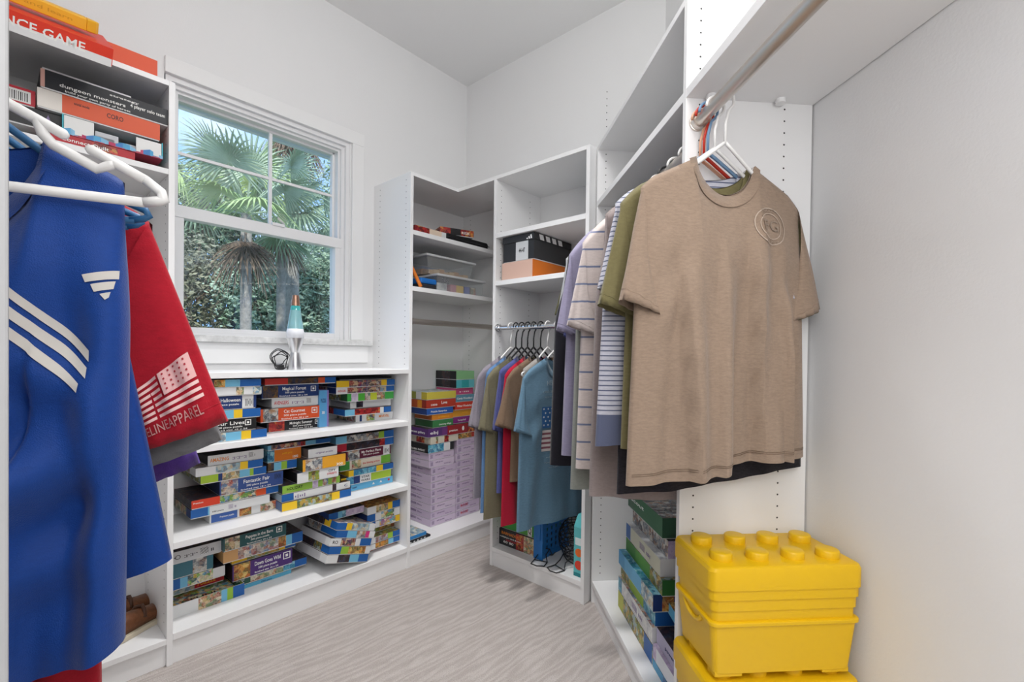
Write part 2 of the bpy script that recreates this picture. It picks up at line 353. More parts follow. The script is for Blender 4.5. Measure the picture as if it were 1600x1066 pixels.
# ================================================================ helpers to measure positions
EYEP = Vector((0, 0, EYE))
def ray(px, py): return fw+rt*((px-800)/720.13)+up*((563.03-py)/720.13)
def atY(px, py, y): d = ray(px, py); return EYEP+d*(y/d.y)
def atX(px, py, x): d = ray(px, py); return EYEP+d*(x/d.x)
def atZ(px, py, z): d = ray(px, py); return EYEP+d*((z-EYE)/d.z)
def atL(px, py, l): d = ray(px, py); p = EYEP+d*(l/d.dot(CN)); return p.dot(CU), l, p.z
def atS(px, py, s): d = ray(px, py); p = EYEP+d*(s/d.dot(CU)); return s, p.dot(CN), p.z
# ---------------------------------------------------------------- lettering
TEXTS = []
def lettering(parent, body, size, pos, m, face='front', width=None, bold=.0, rot=0, shear=0, fn=None, name='lettering', align='CENTER'):
    c = bpy.data.curves.new('txt', 'FONT'); c.body = body; c.size = size; c.extrude = .0002; c.offset = bold*size; c.shear = shear; c.resolution_u = 2
    c.align_x = align; c.align_y = 'CENTER'
    o = bpy.data.objects.new('txt', c); COL.objects.link(o)
    TEXTS.append((o, parent, pos, m, face, width, rot, fn, name))
def finish_texts():
    bpy.context.view_layer.update(); dg = bpy.context.evaluated_depsgraph_get()
    for o, parent, pos, m, face, width, rot, fn, name in TEXTS:
        me = bpy.data.meshes.new_from_object(o.evaluated_get(dg)); c = o.data
        bpy.data.objects.remove(o); bpy.data.curves.remove(c)
        me.name = name
        xs = [v.co.x for v in me.vertices] or [0]
        w = max(xs)-min(xs); k = width/w if width and w else 1
        for v in me.vertices: v.co.x *= k
        if rot:
            R = Matrix.Rotation(rot, 4, 'Z'); me.transform(R)
        if fn:
            for v in me.vertices: v.co = fn(pos[0]+v.co.x, pos[1]+v.co.y)
        elif face == 'front': me.transform(Matrix.Translation(Vector(pos)) @ Matrix.Rotation(pi/2, 4, 'X'))
        elif face == 'left': me.transform(Matrix.Translation(Vector(pos)) @ Matrix.Rotation(-pi/2, 4, 'Z') @ Matrix.Rotation(pi/2, 4, 'X'))
        elif face == 'right': me.transform(Matrix.Translation(Vector(pos)) @ Matrix.Rotation(pi/2, 4, 'Z') @ Matrix.Rotation(pi/2, 4, 'X'))
        elif face == 'top': me.transform(Matrix.Translation(Vector(pos)))
        me.materials.clear(); me.materials.append(m)
        n = bpy.data.objects.new(name, me); COL.objects.link(n); n.parent = parent
INK = {'w': flat('f2f2ee'), 'k': flat('17171a'), 'y': flat('f2b21d'), 'r': flat('c81f2c'), 'o': flat('e8861c'), 'n': flat('1c2f66'), 'p': flat('7d6a92')}
# ---------------------------------------------------------------- box looks
PAL = {
 'night': ['1b2640', '26324f', '4a3a2c', '7c5a2c', '0f1626', '36507a'], 'hero': ['1f2a4d', 'a5252c', '2c3f77', 'd8b98f', '15182c', '7b1f25', 'c9c9c9'],
 'jungle': ['3d6b2f', '7c9a3d', 'c7a24a', '54402a', 'a8c4c9', '27401f'], 'beach': ['5f93b8', 'cfd8d2', '8cb7c9', 'c9b28a', '3f6d8d', 'e3e6df'],
 'toons': ['d9432f', '4b9bd1', 'e8d9b8', '78b044', '2b3a6d', 'e7b23a', 'f0efe6'], 'shops': ['a2342d', 'd8b37a', '5b7f56', 'e9dcc4', '47372f', 'c86a3a'],
 'dark': ['1a1a20', '2c2a33', '4b3030', '15151a', '3c4860', '6c5648'], 'cats': ['2c3a4a', '8a8f94', 'd9d7cf', '4b5b6c', 'b58a62', '6d3f30'],
 'candy': ['c93a6b', '8a4ba8', 'e6b53c', '46a3c9', 'f1e6dc', '5cae58'], 'fall': ['b5541f', 'd98a2b', '6d4425', 'e8c777', '4a5a2b', '8d2f1d'],
 'town': ['c9b8a2', '8f5f45', '5a7fa3', 'e9e1d2', 'a13c34', '6f8a5b'], 'lilac': ['cbbcd2', 'bfaecb', 'd6cadb', 'a894b8'],
 'sea': ['2f7fa8', '5bb0c9', '1d5c8a', '9fd3df', '2c93a3'], 'reds': ['7b1720', 'a8202a', '4d1016', 'c8402f', 'd9a04a'], 'marks': ['e9e9e6', 'd2d3d4', 'c4c5c8', 'e9e9e6', 'dededc']}
def P(n, s=62): return picture(n, PAL[n], s)
C = flat
BLUE, SKY, YEL, WHT, LIM, NVY, BLK = '1f5fa8', '74b9d9', 'ecc32a', 'dfe0e0', '94bd3e', '20386f', '1d1d20'
def M_(x): return P(x) if x in PAL else C(x)
def face_cols(b, p0, px_, pz, segs):
    """one face split into printed columns: origin p0, edge vectors px_ and pz"""
    f = 0; tot = sum(s[0] for s in segs)
    for w, m in segs:
        a = f/tot; f += w; e = f/tot
        b.add([p0+px_*a, p0+px_*e, p0+px_*e+pz, p0+px_*a+pz], [(0, 1, 2, 3)], M_(m) if isinstance(m, str) else m)
def card_box(t, w, d, h, front, side=None, top=None, lidname='lid', gap=.0035, right=None):
    """printed cardboard box: tray below, telescoping lid above; local front faces -y"""
    base = front[0][1]; side = side or [(1, base)]; right = right or [(1, front[-1][1])]; top = top or 'dark'
    b = MB(); e = .0018
    b.box((-w/2+e, -d/2+e, 0), (w/2-e, d/2-e, min(gap*2.2, h*.8)), C(WHT)); b.build('tray', t)
    b = MB(); V = Vector
    face_cols(b, V((-w/2, -d/2, gap)), V((w, 0, 0)), V((0, 0, h-gap)), front)
    face_cols(b, V((-w/2, d/2, gap)), V((0, -d, 0)), V((0, 0, h-gap)), side)
    face_cols(b, V((w/2, -d/2, gap)), V((0, d, 0)), V((0, 0, h-gap)), right)
    face_cols(b, V((w/2, d/2, gap)), V((-w, 0, 0)), V((0, 0, h-gap)), [(1, base)])
    tm = M_(top) if isinstance(top, str) else top
    b.add([(-w/2, -d/2, h), (w/2, -d/2, h), (w/2, d/2, h), (-w/2, d/2, h)], [(0, 1, 2, 3)], tm)
    b.add([(-w/2, -d/2, gap), (-w/2, d/2, gap), (w/2, d/2, gap), (w/2, -d/2, gap)], [(0, 1, 2, 3)], C(WHT))
    return b.build(lidname, t)
ORD = ['bottom', 'second', 'third', 'fourth', 'fifth', 'sixth', 'seventh', 'eighth', 'ninth', 'tenth', 'eleventh', 'twelfth', 'thirteenth', 'fourteenth', 'fifteenth', 'sixteenth', 'seventeenth', 'eighteenth', 'nineteenth', 'twentieth']
def place_box(look, where, group, cx, cy, z0, w, d, h, rotz, front, side=None, top=None, texts=(), name='puzzle_box', right=None, cat='puzzle box'):
    lb = look+', '+where if where else look
    if len(lb.replace('-', ' ').split()) > 16: lb = lb.replace(' box,', ',')
    t = thing(name, lb, cat, (cx, cy, z0), rotz, group)
    lid = card_box(t, w, d, h, front, side, top, right=right)
    for tx in texts:
        body, fx, fz, sz, ink, wd = (list(tx)+[None])[:6]
        face = tx[6] if len(tx) > 6 else 'front'
        if face == 'front': pos = (-w/2+fx*w, -d/2-.0004, fz*h)
        elif face == 'left': pos = (-w/2-.0004, d/2-fx*d, fz*h)
        ww = (wd*w if face == 'front' else wd*d) if wd else None
        lettering(lid, body, sz*h, pos, INK[ink], face, ww, .012)
    return t
def wording(i, n, stack):
    if i == n-1 and n > 1: return 'topmost in '+stack
    return (ORD[i]+' up in '+stack) if i else 'bottom of '+stack
DBG = 0
CAP = {.795: 1.046, .450: .766, .114: .421}
def stackA(stack, group, z, rows, top_z=None, y0=None, jit=True, di=0):
    """rows bottom to top: look, pxL, pxR, ref px, ytop, ybot, inset, depth, front, opts"""
    info = []
    for r in rows:
        look, xl, xr, ref, yt, yb, ins, dep, front, op = r; ins += di
        yf = (YA if y0 is None else y0)+ins; ym = (yt+yb)/2
        h = atY(ref, yt, yf).z-atY(ref, yb, yf).z
        x0 = op['x0'] if 'x0' in op else atY(xl, ym-(xl-ref)*.25, yf).x
        x1 = op['x1'] if 'x1' in op else atY(xr, ym-(xr-ref)*.25, yf).x
        x1 = min(x1, X1-.004) if y0 is None else x1
        info.append((h, x0, x1, yf))
    if DBG: print('STK', stack, z, [round(atY(r[3], r[5], (YA if y0 is None else y0)+r[6]+di).z, 3) for r in rows], 'top', round(atY(rows[-1][3], rows[-1][4], YA+rows[-1][6]+di).z, 3), 'sum', round(z+sum(i[0] for i in info), 3))
    tot = sum(i[0] for i in info); want = min(atY(rows[-1][3], rows[-1][4], info[-1][3]).z, CAP[z] if z in CAP else 9)-z; k = want/tot; zz = z+.0005
    n = len(rows)
    for i, (r, (h, x0, x1, yf)) in enumerate(zip(rows, info)):
        look, xl, xr, ref, yt, yb, ins, dep, front, op = r
        h *= k; dep = min(dep, (YW-.016)-yf); a = op.get('rot', 0 if not jit else random.uniform(-.7, .7)*.012)
        place_box(look, wording(i, n, stack), group, (x0+x1)/2, yf+dep/2, zz, x1-x0, dep, h-.0006, a, front, op.get('side'), op.get('top'), op.get('t', ()), right=op.get('right'))
        zz += h
    return zz
G1, G2, G3 = ['puzzle boxes on the %s shelf of the bookcase' % q for q in ('upper', 'middle', 'bottom')]
# ---- upper shelf
XL = X0+T+.004
stackA('left upper-shelf stack', G1, .795, [
 ('pale blue box with yellow label and blue end', 0, 417, 417, 669.5, 683, .02, .27, [(.45, 'beach'), (.2, SKY), (.13, YEL), (.22, BLUE)], dict(x0=.50)),
 ('black box with white title and square emblem', 0, 400.6, 400.6, 651, 669.4, .03, .27, [(.1, BLK), (.9, BLK)], dict(x0=.48, t=[('Our Lives', .62, .66, .42, 'w', .42), ('500 piece puzzle', .62, .36, .2, 'w', .36), ('finished size 18 x 24', .62, .15, .14, 'w', .5), ('▣', .88, .6, .6, 'w')])),
 ('sky blue box with yellow label and blue end', 0, 407, 407, 637, 650.5, .025, .27, [(.48, 'beach'), (.14, SKY), (.12, YEL), (.26, BLUE)], dict(x0=.49)),
 ('navy box with holiday title and barcode', 0, 400.6, 400.6, 616.5, 637, .03, .27, [(.1, NVY), (.72, NVY), (.16, WHT), (.04, NVY)], dict(x0=.47, t=[('Happy Halloween', .56, .68, .36, 'w', .44), ('500 piece puzzle', .58, .38, .19, 'w', .36), ('|||ı||ı|', .90, .5, .55, 'k', .11)])),
 ('white box with small red picture', 0, 408.7, 408.7, 604, 616, .02, .27, [(.66, WHT), (.1, 'shops'), (.12, WHT), (.12, 'beach')], dict(x0=.475)),
 ('dark shark picture box with blue end', 0, 408, 408, 592, 603.8, .02, .27, [(.36, 'night'), (.14, 'fall'), (.2, SKY), (.3, BLUE)], dict(x0=.49))], di=0.0)
stackA('middle upper-shelf stack', G1, .795, [
 ('black box with silver title and red picture', 417.5, 503, 417, 661, 677.5, .035, .27, [(.03, BLK), (.27, 'reds'), (.7, BLK)], dict(t=[('Midnight Summer', .60, .68, .34, 'w', .42), ('500 piece puzzle', .62, .4, .2, 'w', .34), ('finished size 18 x 24', .6, .18, .15, 'w', .44), ('▣', .91, .6, .6, 'w')])),
 ('orange box with white cat title', 407, 500, 407, 638.5, 658.7, .015, .27, [(.04, 'd9552b'), (.24, 'cats'), (.72, 'd9552b')], dict(t=[('Cat Gourmet', .55, .72, .34, 'w', .36), ('500 piece puzzle', .56, .42, .19, 'w', .38), ('finished size 18 x 24', .56, .17, .15, 'w', .46), ('▣', .9, .62, .6, 'w')])),
 ('white box with red comic title', 425, 497, 425, 622.8, 636.8, .03, .2, [(1, WHT)], dict(t=[('AVENGERS', .2, .5, .55, 'r', .3), ('ı·:ı··:ı', .55, .5, .6, 'p', .25), ('▒', .79, .55, .5, 'k')])),
 ('navy box with forest title', 409, 498, 409, 602.5, 622.5, .02, .27, [(.02, NVY), (.25, 'night'), (.73, NVY)], dict(t=[('Magical Forest', .55, .72, .36, 'w', .42), ('500 piece puzzle', .56, .42, .19, 'w', .34), ('finished size 18 x 24', .54, .17, .15, 'w', .5), ('▣', .9, .62, .55, 'w')])),
 ('red labelled night picture box with blue end', 414.4, 525, 414.4, 592, 602.5, .02, .27, [(.3, 'd23a33'), (.43, 'night'), (.1, 'd9552b'), (.17, BLUE)], {})], di=0.085)
p = atY(499, 640, YA+.10); q_ = atY(513.5, 640, YA+.10)
place_box('blue box with a purple edge standing on end', 'right of the middle stack, upper shelf', G1, (p.x+q_.x)/2, YA+.10+.12, .7955, q_.x-p.x, .24, .18, 0, [(.82, '5a9fd0'), (.18, '8a74b5')], [(1, '6aa5d3')], '8a74b5', [('PUZZLE', .42, .72, .14, 'n', .55), ('300', .42, .4, .1, 'w', .3)])
stackA('right upper-shelf stack', G1, .795, [
 ('white box with pink picture and gold title', 556, 614.5, 556, 648.3, 660.5, .05, .25, [(.1, WHT), (.06, NVY), (.12, WHT), (.22, 'toons'), (.5, WHT)], dict(side=[(.6, 'shops'), (.4, 'town')], t=[('MARVEL', .75, .5, .5, 'o', .28)])),
 ('red picture box with blue end', 539, 611, 539, 639, 649.6, .015, .27, [(.2, SKY), (.55, 'reds'), (.08, WHT), (.17, BLUE)], dict(side=[(.5, 'reds'), (.5, BLUE)])),
 ('plain white box with tiny picture', 547, 610.5, 547, 628.5, 639.5, .045, .25, [(.14, WHT), (.16, 'dark'), (.7, WHT)], dict(side=[(1, 'b5b9bc')])),
 ('bright green and lime box', 543, 615, 543, 615, 628, .025, .27, [(.08, '3fa648'), (.14, 'lilac'), (.14, '4fae3a'), (.12, 'town'), (.14, 'c5cf3a'), (.18, 'shops'), (.2, '3fa648')], dict(side=[(.7, 'jungle'), (.3, '2c5a34')])),
 ('white labelled crowd picture box with blue end', 525.5, 616, 525.5, 607, 617, .02, .27, [(.18, WHT), (.56, 'hero'), (.11, 'beach'), (.15, BLUE)], dict(side=[(.6, 'hero'), (.4, NVY)], t=[('AVENGERS', .09, .5, .5, 'r', .13)])),
 ('yellow labelled crowd picture box with blue end', 525.5, 617, 525.5, 595.5, 606.5, .02, .27, [(.2, YEL), (.55, 'hero'), (.1, YEL), (.15, BLUE)], dict(side=[(.6, 'dark'), (.4, NVY)])),
 ('flat black box squeezed under the counter', 530, 612, 530, 590.5, 595, .05, .26, [(1, BLK)], dict(top=BLK))], di=0.09)
# ---- middle shelf
zt = stackA('left middle-shelf stack', G2, .450, [
 ('white box with rounded blue label', 327.6, 432, 327.6, 805.5, 819.3, .055, .26, [(.02, WHT), (.37, '3d63ad'), (.03, WHT), (.18, 'fall'), (.14, WHT), (.24, 'shops'), (.02, 'd9552b')], dict(t=[('Premium puzzle', .24, .5, .25, 'w', .2)])),
 ('white box with blue logo end', 298, 421.5, 298, 797.7, 810.8, .035, .27, [(.2, BLUE), (.02, SKY), (.78, WHT)], dict(side=[(.75, 'shops'), (.25, NVY)], t=[('▒ ıı', .5, .5, .5, 'p', .1), ('500 piece', .32, .35, .2, 'k', .14)])),
 ('monster picture box with red label', 298.5, 435, 298.5, 784, 796.5, .035, .27, [(.3, 'e0452c'), (.42, 'toons'), (.12, 'd9552b'), (.16, BLUE)], dict(side=[(1, 'dark')], top='dark', t=[('Premium', .07, .66, .26, 'w', .1)])),
 ('navy box with four line white title', 344, 442.5, 344, 752.8, 773.5, .02, .27, [(.02, '35508f'), (.25, 'town'), (.73, '35508f')], dict(side=[(1, '22305a')], top='night', t=[('Fantastic Fair', .56, .70, .36, 'w', .42), ('500 piece puzzle', .57, .4, .19, 'w', .34), ('finished size 18 x 24', .55, .16, .15, 'w', .48), ('|||ı||ı|', .91, .72, .4, 'k', .11)]))], di=0.06)
Z2 = zt
zt = stackA('middle-shelf pile atop the navy box', G2, zt, [
 ('lime labelled picture box with blue end', 313, 416, 313, 745.5, 759, .015, .27, [(.25, 'a4c43a'), (.06, NVY), (.26, 'shops'), (.16, SKY), (.06, LIM), (.21, BLUE)], dict(side=[(1, 'jungle')])),
 ('white labelled picture box with blue end', 306, 411, 306, 731, 745, .01, .27, [(.28, WHT), (.36, 'beach'), (.12, YEL), (.24, BLUE)], dict(side=[(.7, 'cats'), (.3, WHT)], top='cats')),
 ('white box with yellow title and black lid', 325, 412, 325, 713, 729.5, .015, .22, [(1, WHT)], dict(side=[(1, BLK)], top=BLK, t=[('AMAZING', .2, .5, .5, 'o', .32), (':ı·:ı··:ı', .55, .5, .6, 'p', .25), ('▒ ı', .78, .55, .5, 'k', .12)]))], di=0.06)
stackA('middle-shelf pile of orange', G2, Z2, [
 ('small sky picture box with lime stripe', 419, 464, 464, 722.5, 735, .03, .25, [(.2, 'night'), (.25, SKY), (.2, LIM), (.35, BLUE)], {}),
 ('orange box with small picture end', 418, 470.5, 428, 704.8, 723.5, .035, .25, [(.2, 'sea'), (.8, 'dd7a22')], dict(t=[('puzzle party', .58, .65, .22, 'y', .3), ('1000', .82, .25, .3, 'w', .16)])),
 ('flat striped picture box with blue end', 418, 516, 420, 696.8, 705, .03, .25, [(.05, SKY), (.45, 'hero'), (.08, 'reds'), (.17, SKY), (.25, BLUE)], {})], di=0.06)
stackA('central middle-shelf stack', G2, .450, [
 ('yellow picture box with blue end', 441, 548.5, 441, 788, 801, .025, .27, [(.2, YEL), (.5, 'jungle'), (.12, YEL), (.18, BLUE)], dict(side=[(1, '4d6a96')])),
 ('white box with blue left end', 440, 547, 440, 776.5, 788, .035, .27, [(.16, BLUE), (.56, WHT), (.06, 'dark'), (.22, WHT)], dict(side=[(1, '9fb3c2')], t=[('ı|ıı|', .25, .5, .5, 'p', .14), ('C', .93, .5, .5, 'n', .05)])),
 ('lime green box with holiday title', 441, 531, 441, 763.8, 776.5, .035, .27, [(.5, '8bb646'), (.1, 'lilac'), (.08, '8bb646'), (.1, 'town'), (.07, '8bb646'), (.08, 'shops'), (.07, '8bb646')], dict(side=[(1, '2d3a2a')], top='dark', t=[('HOLIDAY', .2, .55, .5, 'k', .26)])),
 ('white box with small green picture', 464.5, 529, 464.5, 742, 757.8, .02, .25, [(.26, WHT), (.26, 'jungle'), (.48, WHT)], dict(side=[(1, BLK)], top='dark', t=[('CITY', .83, .72, .28, 'k', .18), ('STREETS', .83, .42, .26, 'r', .24)])),
 ('amber box with crossword picture', 473, 540, 473, 720, 738.8, .015, .25, [(.06, 'e5a433'), (.38, 'cats'), (.56, 'e5a433')], dict(side=[(1, '3d4a2e')], top='dark', t=[('300', .85, .2, .3, 'w', .16), ('puzzle', .6, .2, .26, 'y', .25)])),
 ('plain white box with grey lettering', 482, 527, 482, 703, 716.5, .02, .22, [(1, WHT)], dict(side=[(1, '55585a')], top=BLK, t=[('original puzzle', .55, .5, .26, 'p', .6)]))], di=0.02)
stackA('right middle-shelf stack', G2, .450, [
 ('light blue box with three tiny pictures', 549, 613.5, 549, 757, 769, .04, .27, [(1, '62b2dc')], dict(t=[('▲', .52, .5, .4, 'w', .06), ('▲', .7, .55, .4, 'w', .06), ('●', .9, .55, .4, 'r', .05), ('ısn', .08, .5, .4, 'n', .1)])),
 ('lime and blue space film box', 533, 611, 533, 741, 754, .025, .27, [(.1, YEL), (.14, 'sea'), (.12, NVY), (.22, WHT), (.42, 'a1bf3c')], dict(side=[(1, NVY)], t=[('STAR', .47, .7, .36, 'k', .16), ('WARS', .47, .3, .36, 'k', .18)])),
 ('thin blue ended picture box', 545, 614.5, 614.5, 722, 731.5, .02, .27, [(.1, YEL), (.5, 'sea'), (.15, YEL), (.25, BLUE)], {}),
 ('cream box with green end', 531, 610, 610, 709.5, 722.5, .03, .27, [(.18, '3f8b3d'), (.04, 'd9cfbf'), (.18, 'shops'), (.4, 'd9cfbf'), (.2, '6fae3c')], dict(t=[('the kissing prince', .6, .5, .32, 'r', .34)])),
 ('maroon box with white title and barcode', 541.5, 610.5, 610.5, 694.5, 709, .03, .27, [(.03, '5d2037'), (.25, 'cats'), (.54, '5d2037'), (.15, WHT), (.03, '5d2037')], dict(t=[('My Perfect Place', .54, .68, .34, 'w', .44), ('500 piece puzzle', .54, .38, .2, 'w', .36), ('|||ı|', .9, .5, .5, 'k', .1)])),
 ('red labelled superhero picture box', 527, 615, 615, 682.5, 694, .025, .27, [(.15, 'b02236'), (.58, 'dark'), (.1, 'reds'), (.17, BLUE)], {}),
 ('sky labelled superhero picture box', 525, 615, 615, 671.5, 682.5, .025, .27, [(.17, SKY), (.55, 'cats'), (.1, LIM), (.18, BLUE)], {})], di=0.065)
# ---- bottom shelf
t = thing('puzzle_box', 'open puzzle tray with lime rim at the bottom left of the bookcase', 'puzzle box', (.592, YA+.113+.115, .1145), 0, G3)
w, d, h = .272, .23, .049
b = MB(); V = Vector
face_cols(b, V((-w/2, -d/2, 0)), V((w, 0, 0)), V((0, 0, h)), [(.38, WHT), (.3, 'shops'), (.08, SKY), (.08, LIM), (.16, BLUE)])
face_cols(b, V((-w/2, d/2, 0)), V((0, -d, 0)), V((0, 0, h)), [(1, WHT)]); face_cols(b, V((w/2, -d/2, 0)), V((0, d, 0)), V((0, 0, h)), [(1, BLUE)]); face_cols(b, V((w/2, d/2, 0)), V((-w, 0, 0)), V((0, 0, h)), [(1, LIM)])
e = .003; i_ = [(-w/2+e, -d/2+e), (w/2-e, -d/2+e), (w/2-e, d/2-e), (-w/2+e, d/2-e)]; o_ = [(-w/2, -d/2), (w/2, -d/2), (w/2, d/2), (-w/2, d/2)]
for k in range(4):
    k2 = (k+1) % 4
    b.add([(*o_[k], h), (*o_[k2], h), (*i_[k2], h), (*i_[k], h)], [(0, 1, 2, 3)], C(WHT)); b.add([(*i_[k], h), (*i_[k2], h), (*i_[k2], .012), (*i_[k], .012)], [(0, 1, 2, 3)], C(LIM))
b.add([(*q, .012) for q in i_], [(0, 1, 2, 3)], P('shops')); b.add([(*q, 0) for q in o_], [(3, 2, 1, 0)], C(WHT)); tr = b.build('tray', t)
b = MB(); b.box((-.125, -.1, .0125), (.125, .02, .030), P('reds')); b.box((-.12, -.09, .030), (.11, .01, .034), P('toons')); b.build('picture_sheet', t)
lettering(tr, 'GELINI', .028, (-.02, -.075, .0346), INK['k'], 'top', .12, .02)
stackA('pile behind the open tray', G3, .1642, [
 ('red box with yellow puzzle lettering', 0, 350, 350, 897, 907, .13, .2, [(.5, 'beach'), (.5, 'b3262b')], dict(x0=.46, t=[('PUZZLE', .7, .5, .6, 'y', .3)])),
 ('berry picture box with white right end', 0, 351.5, 351.5, 881, 893.5, .09, .25, [(.25, BLUE), (.12, SKY), (.42, 'toons'), (.21, WHT)], dict(x0=.455)),
 ('teal box with framed picture', 0, 333, 333, 862.5, 880.5, .09, .25, [(.5, '3f7484'), (.26, 'cats'), (.12, '3f7484')], dict(x0=.455)),
 ('white box with grey print', 0, 346, 346, 844.5, 858.5, .08, .26, [(1, 'd5d6d8')], dict(x0=.455, t=[('⟲ :ı·:ı·· ▒ ıı', .5, .5, .5, 'k', .7)]))], di=0.07)
stackA('middle bottom-shelf stack', G3, .114, [
 ('thin light blue box', 374, 455, 374, 917, 923, .05, .27, [(1, '58aacb')], dict(t=[('1000 piece', .5, .5, .5, 'n', .2)])),
 ('dark green labelled books picture box', 367, 479, 367, 904, 914.5, .05, .27, [(.2, '2b5a4a'), (.45, 'shops'), (.17, 'sea'), (.18, BLUE)], dict(t=[('Premium', .07, .65, .3, 'w', .1)])),
 ('deep purple box with white title', 363, 456.5, 363, 881, 902, .03, .27, [(.02, '4a2a72'), (.26, 'fall'), (.72, '4a2a72')], dict(side=[(1, BLK)], t=[('Dawn Goes Wild', .57, .7, .34, 'w', .44), ('500 piece puzzle', .57, .42, .19, 'w', .32), ('finished size 18 x 24', .55, .18, .15, 'w', .4), ('▣', .9, .62, .6, 'w')])),
 ('thin yellow labelled flower picture box', 362, 462, 362, 873.5, 880.5, .04, .27, [(.22, 'e0b321'), (.5, 'jungle'), (.1, YEL), (.18, BLUE)], {}),
 ('butterfly picture box with blue end', 349, 473, 349, 861, 876, .015, .27, [(.17, 'cfa06a'), (.5, 'town'), (.1, 'fall'), (.08, SKY), (.15, BLUE)], {}),
 ('teal green box with puppy title', 349, 447, 349, 843, 860, .015, .27, [(.02, '27565a'), (.22, 'shops'), (.76, '27565a')], dict(t=[('Puppies in the Barn', .55, .7, .34, 'w', .44), ('500 piece puzzle', .56, .42, .2, 'w', .3), ('finished size 18 x 24', .55, .18, .15, 'w', .4), ('▣', .88, .62, .6, 'w')]))], di=0.105)
# stack leaning down to its right, its left end resting on the neighbouring pile
N3 = [('white box with dark picture and blue end', [(.26, WHT), (.28, 'dark'), (.22, SKY), (.24, BLUE)], [(.8, 'c9c9cc'), (.2, WHT)]),
 ('blue ended lion picture box', [(.27, BLUE), (.18, LIM), (.42, 'fall'), (.13, WHT)], [(.5, 'dark'), (.25, 'jungle'), (.25, BLUE)]),
 ('white box with round symbols', [(.25, WHT), (.35, 'hero'), (.12, WHT), (.28, BLUE)], [(.85, 'cfcfd2'), (.15, WHT)]),
 ('blue ended box with pink square', [(.27, BLUE), (.24, SKY), (.24, 'cats'), (.1, 'd1357e'), (.15, WHT)], [(.5, 'cats'), (.5, BLUE)]),
 ('blue ended box with yellow stripe', [(.24, BLUE), (.14, YEL), (.46, 'beach'), (.16, WHT)], [(.6, 'dark'), (.2, YEL), (.2, BLUE)])]
hts = [.0385, .0375, .0375, .035, .036]; w, d = .232, .27; tilt = radians(17); yaw = radians(3)
rc = atZ(573, 878.5, .1150); RM = Matrix.Rotation(yaw, 3, 'Z') @ Matrix.Rotation(tilt, 3, 'Y'); zz = 0
for i, (lk, fr, sd) in enumerate(N3):
    p = rc+RM @ Vector((-w/2+[0, .003, -.004, .012, .004][i], d/2, zz))
    t = place_box(lk, wording(i, 5, 'tilted bottom-shelf stack'), G3, p.x, p.y, p.z, w-(.012 if i > 2 else 0), d, hts[i]-.0006, 0, fr, sd, 'dark' if i < 4 else 'town', texts=[('RO', .12, .5, .55, 'k', .12)] if i == 2 else ())
    t.rotation_euler = (0, tilt, yaw); zz += hts[i]
p = atY(517, 812, YA+.05); q_ = atY(572, 790, YA+.05)
t = place_box('blue ended picture box lying across the tilted stack', '', G3, (p.x+q_.x)/2, YA+.05+.12, .345, q_.x-p.x, .2, .035, 0, [(.25, BLUE), (.12, SKY), (.1, 'sea'), (.53, 'lilac')], [(1, NVY)], 'night')
stackA('right bottom-shelf stack', G3, .114, [
 ('dark red picture box', 577, 623, 577, 862, 868, .06, .22, [(1, 'reds')], {}),
 ('vegetable picture box with blue end', 574, 631, 574, 853, 862, .03, .24, [(.24, WHT), (.4, 'fall'), (.16, SKY), (.2, BLUE)], {}),
 ('garden picture box with blue end', 574, 631, 574, 843, 853, .03, .24, [(.24, WHT), (.38, 'town'), (.16, LIM), (.22, BLUE)], dict(top='jungle')),
 ('brown and green picture box pushed back', 577, 623, 577, 830, 843, .08, .22, [(.4, 'jungle'), (.6, 'fall')], dict(top='jungle')),
 ('blue ended party picture box with yellow corner', 574, 631, 574, 819, 830, .03, .24, [(.24, BLUE), (.12, WHT), (.5, 'candy'), (.14, YEL)], dict(side=[(1, NVY)])),
 ('white and red picture box with blue left end', 574, 631, 574, 806, 818, .03, .24, [(.24, BLUE), (.18, WHT), (.4, 'toons'), (.18, WHT)], dict(side=[(1, NVY)])),
 ('brown picture box with white label', 574, 631, 574, 794, 806, .03, .24, [(.26, WHT), (.36, 'shops'), (.14, YEL), (.24, BLUE)], dict(top='fall'))], di=0.035)
# ================================================================ corner unit: lilac columns and the coloured stacks on them
fc = atZ(672.5, 824.8, .1125); fr_ = atZ(710.5, 811, .1125); fe = atZ(748.5, 798.5, .1125); YF = fc.y
GL = 'lilac puzzle boxes stacked in the corner unit'
z0 = .1125; ztop = atY(674, 709, YF).z; n = 10; h = (ztop-z0)/n
LB = [(.13, 'lilac'), (.87, 'cdbdd3')]
def lil(col, i, n, x0, x1, zz, h, dx=0, dark=False):
    w = x1-x0; d = .24; c = ['cdbdd3', 'c8b7cf', 'd1c2d6'][i % 3]
    t = place_box('pale lilac puzzle box with fine purple print', wording(i, n, 'the %s lilac column' % col), GL, (x0+x1)/2+dx, YF+d/2+abs(dx)*.3, zz, w, d, h-.0006, 0, [(.03, c), (.13, 'lilac'), (.84, c)], [(1, c)], 'lilac',
        [('quilt garden', .40, .68, .26, 'p', .30), ('▒▒', .10, .5, .5, 'p', .1), ('finished size', .72, .3, .2, 'p', .26)]+([('ROSE', .35, .6, .5, 'r', .3)] if dark else [])+[('▒▒ lilac', .4, .6, .32, 'p', .5, 'left')])
for i in range(n): lil('left', i, n, fc.x, fr_.x-.002, z0+i*h, h, [0, 0, 0, 0, 0, 0, .0, .003, -.012, -.014][i])
zL = z0+n*h; n = 11; ztr = atY(728, 685, YF).z; h = (ztr-z0)/n
for i in range(n): lil('right', i, n, fr_.x, fe.x, z0+i*h, h, [0, 0, 0, 0, 0, 0, 0, .004, -.0, .012, .008][i]+.001, i in (0, 1))
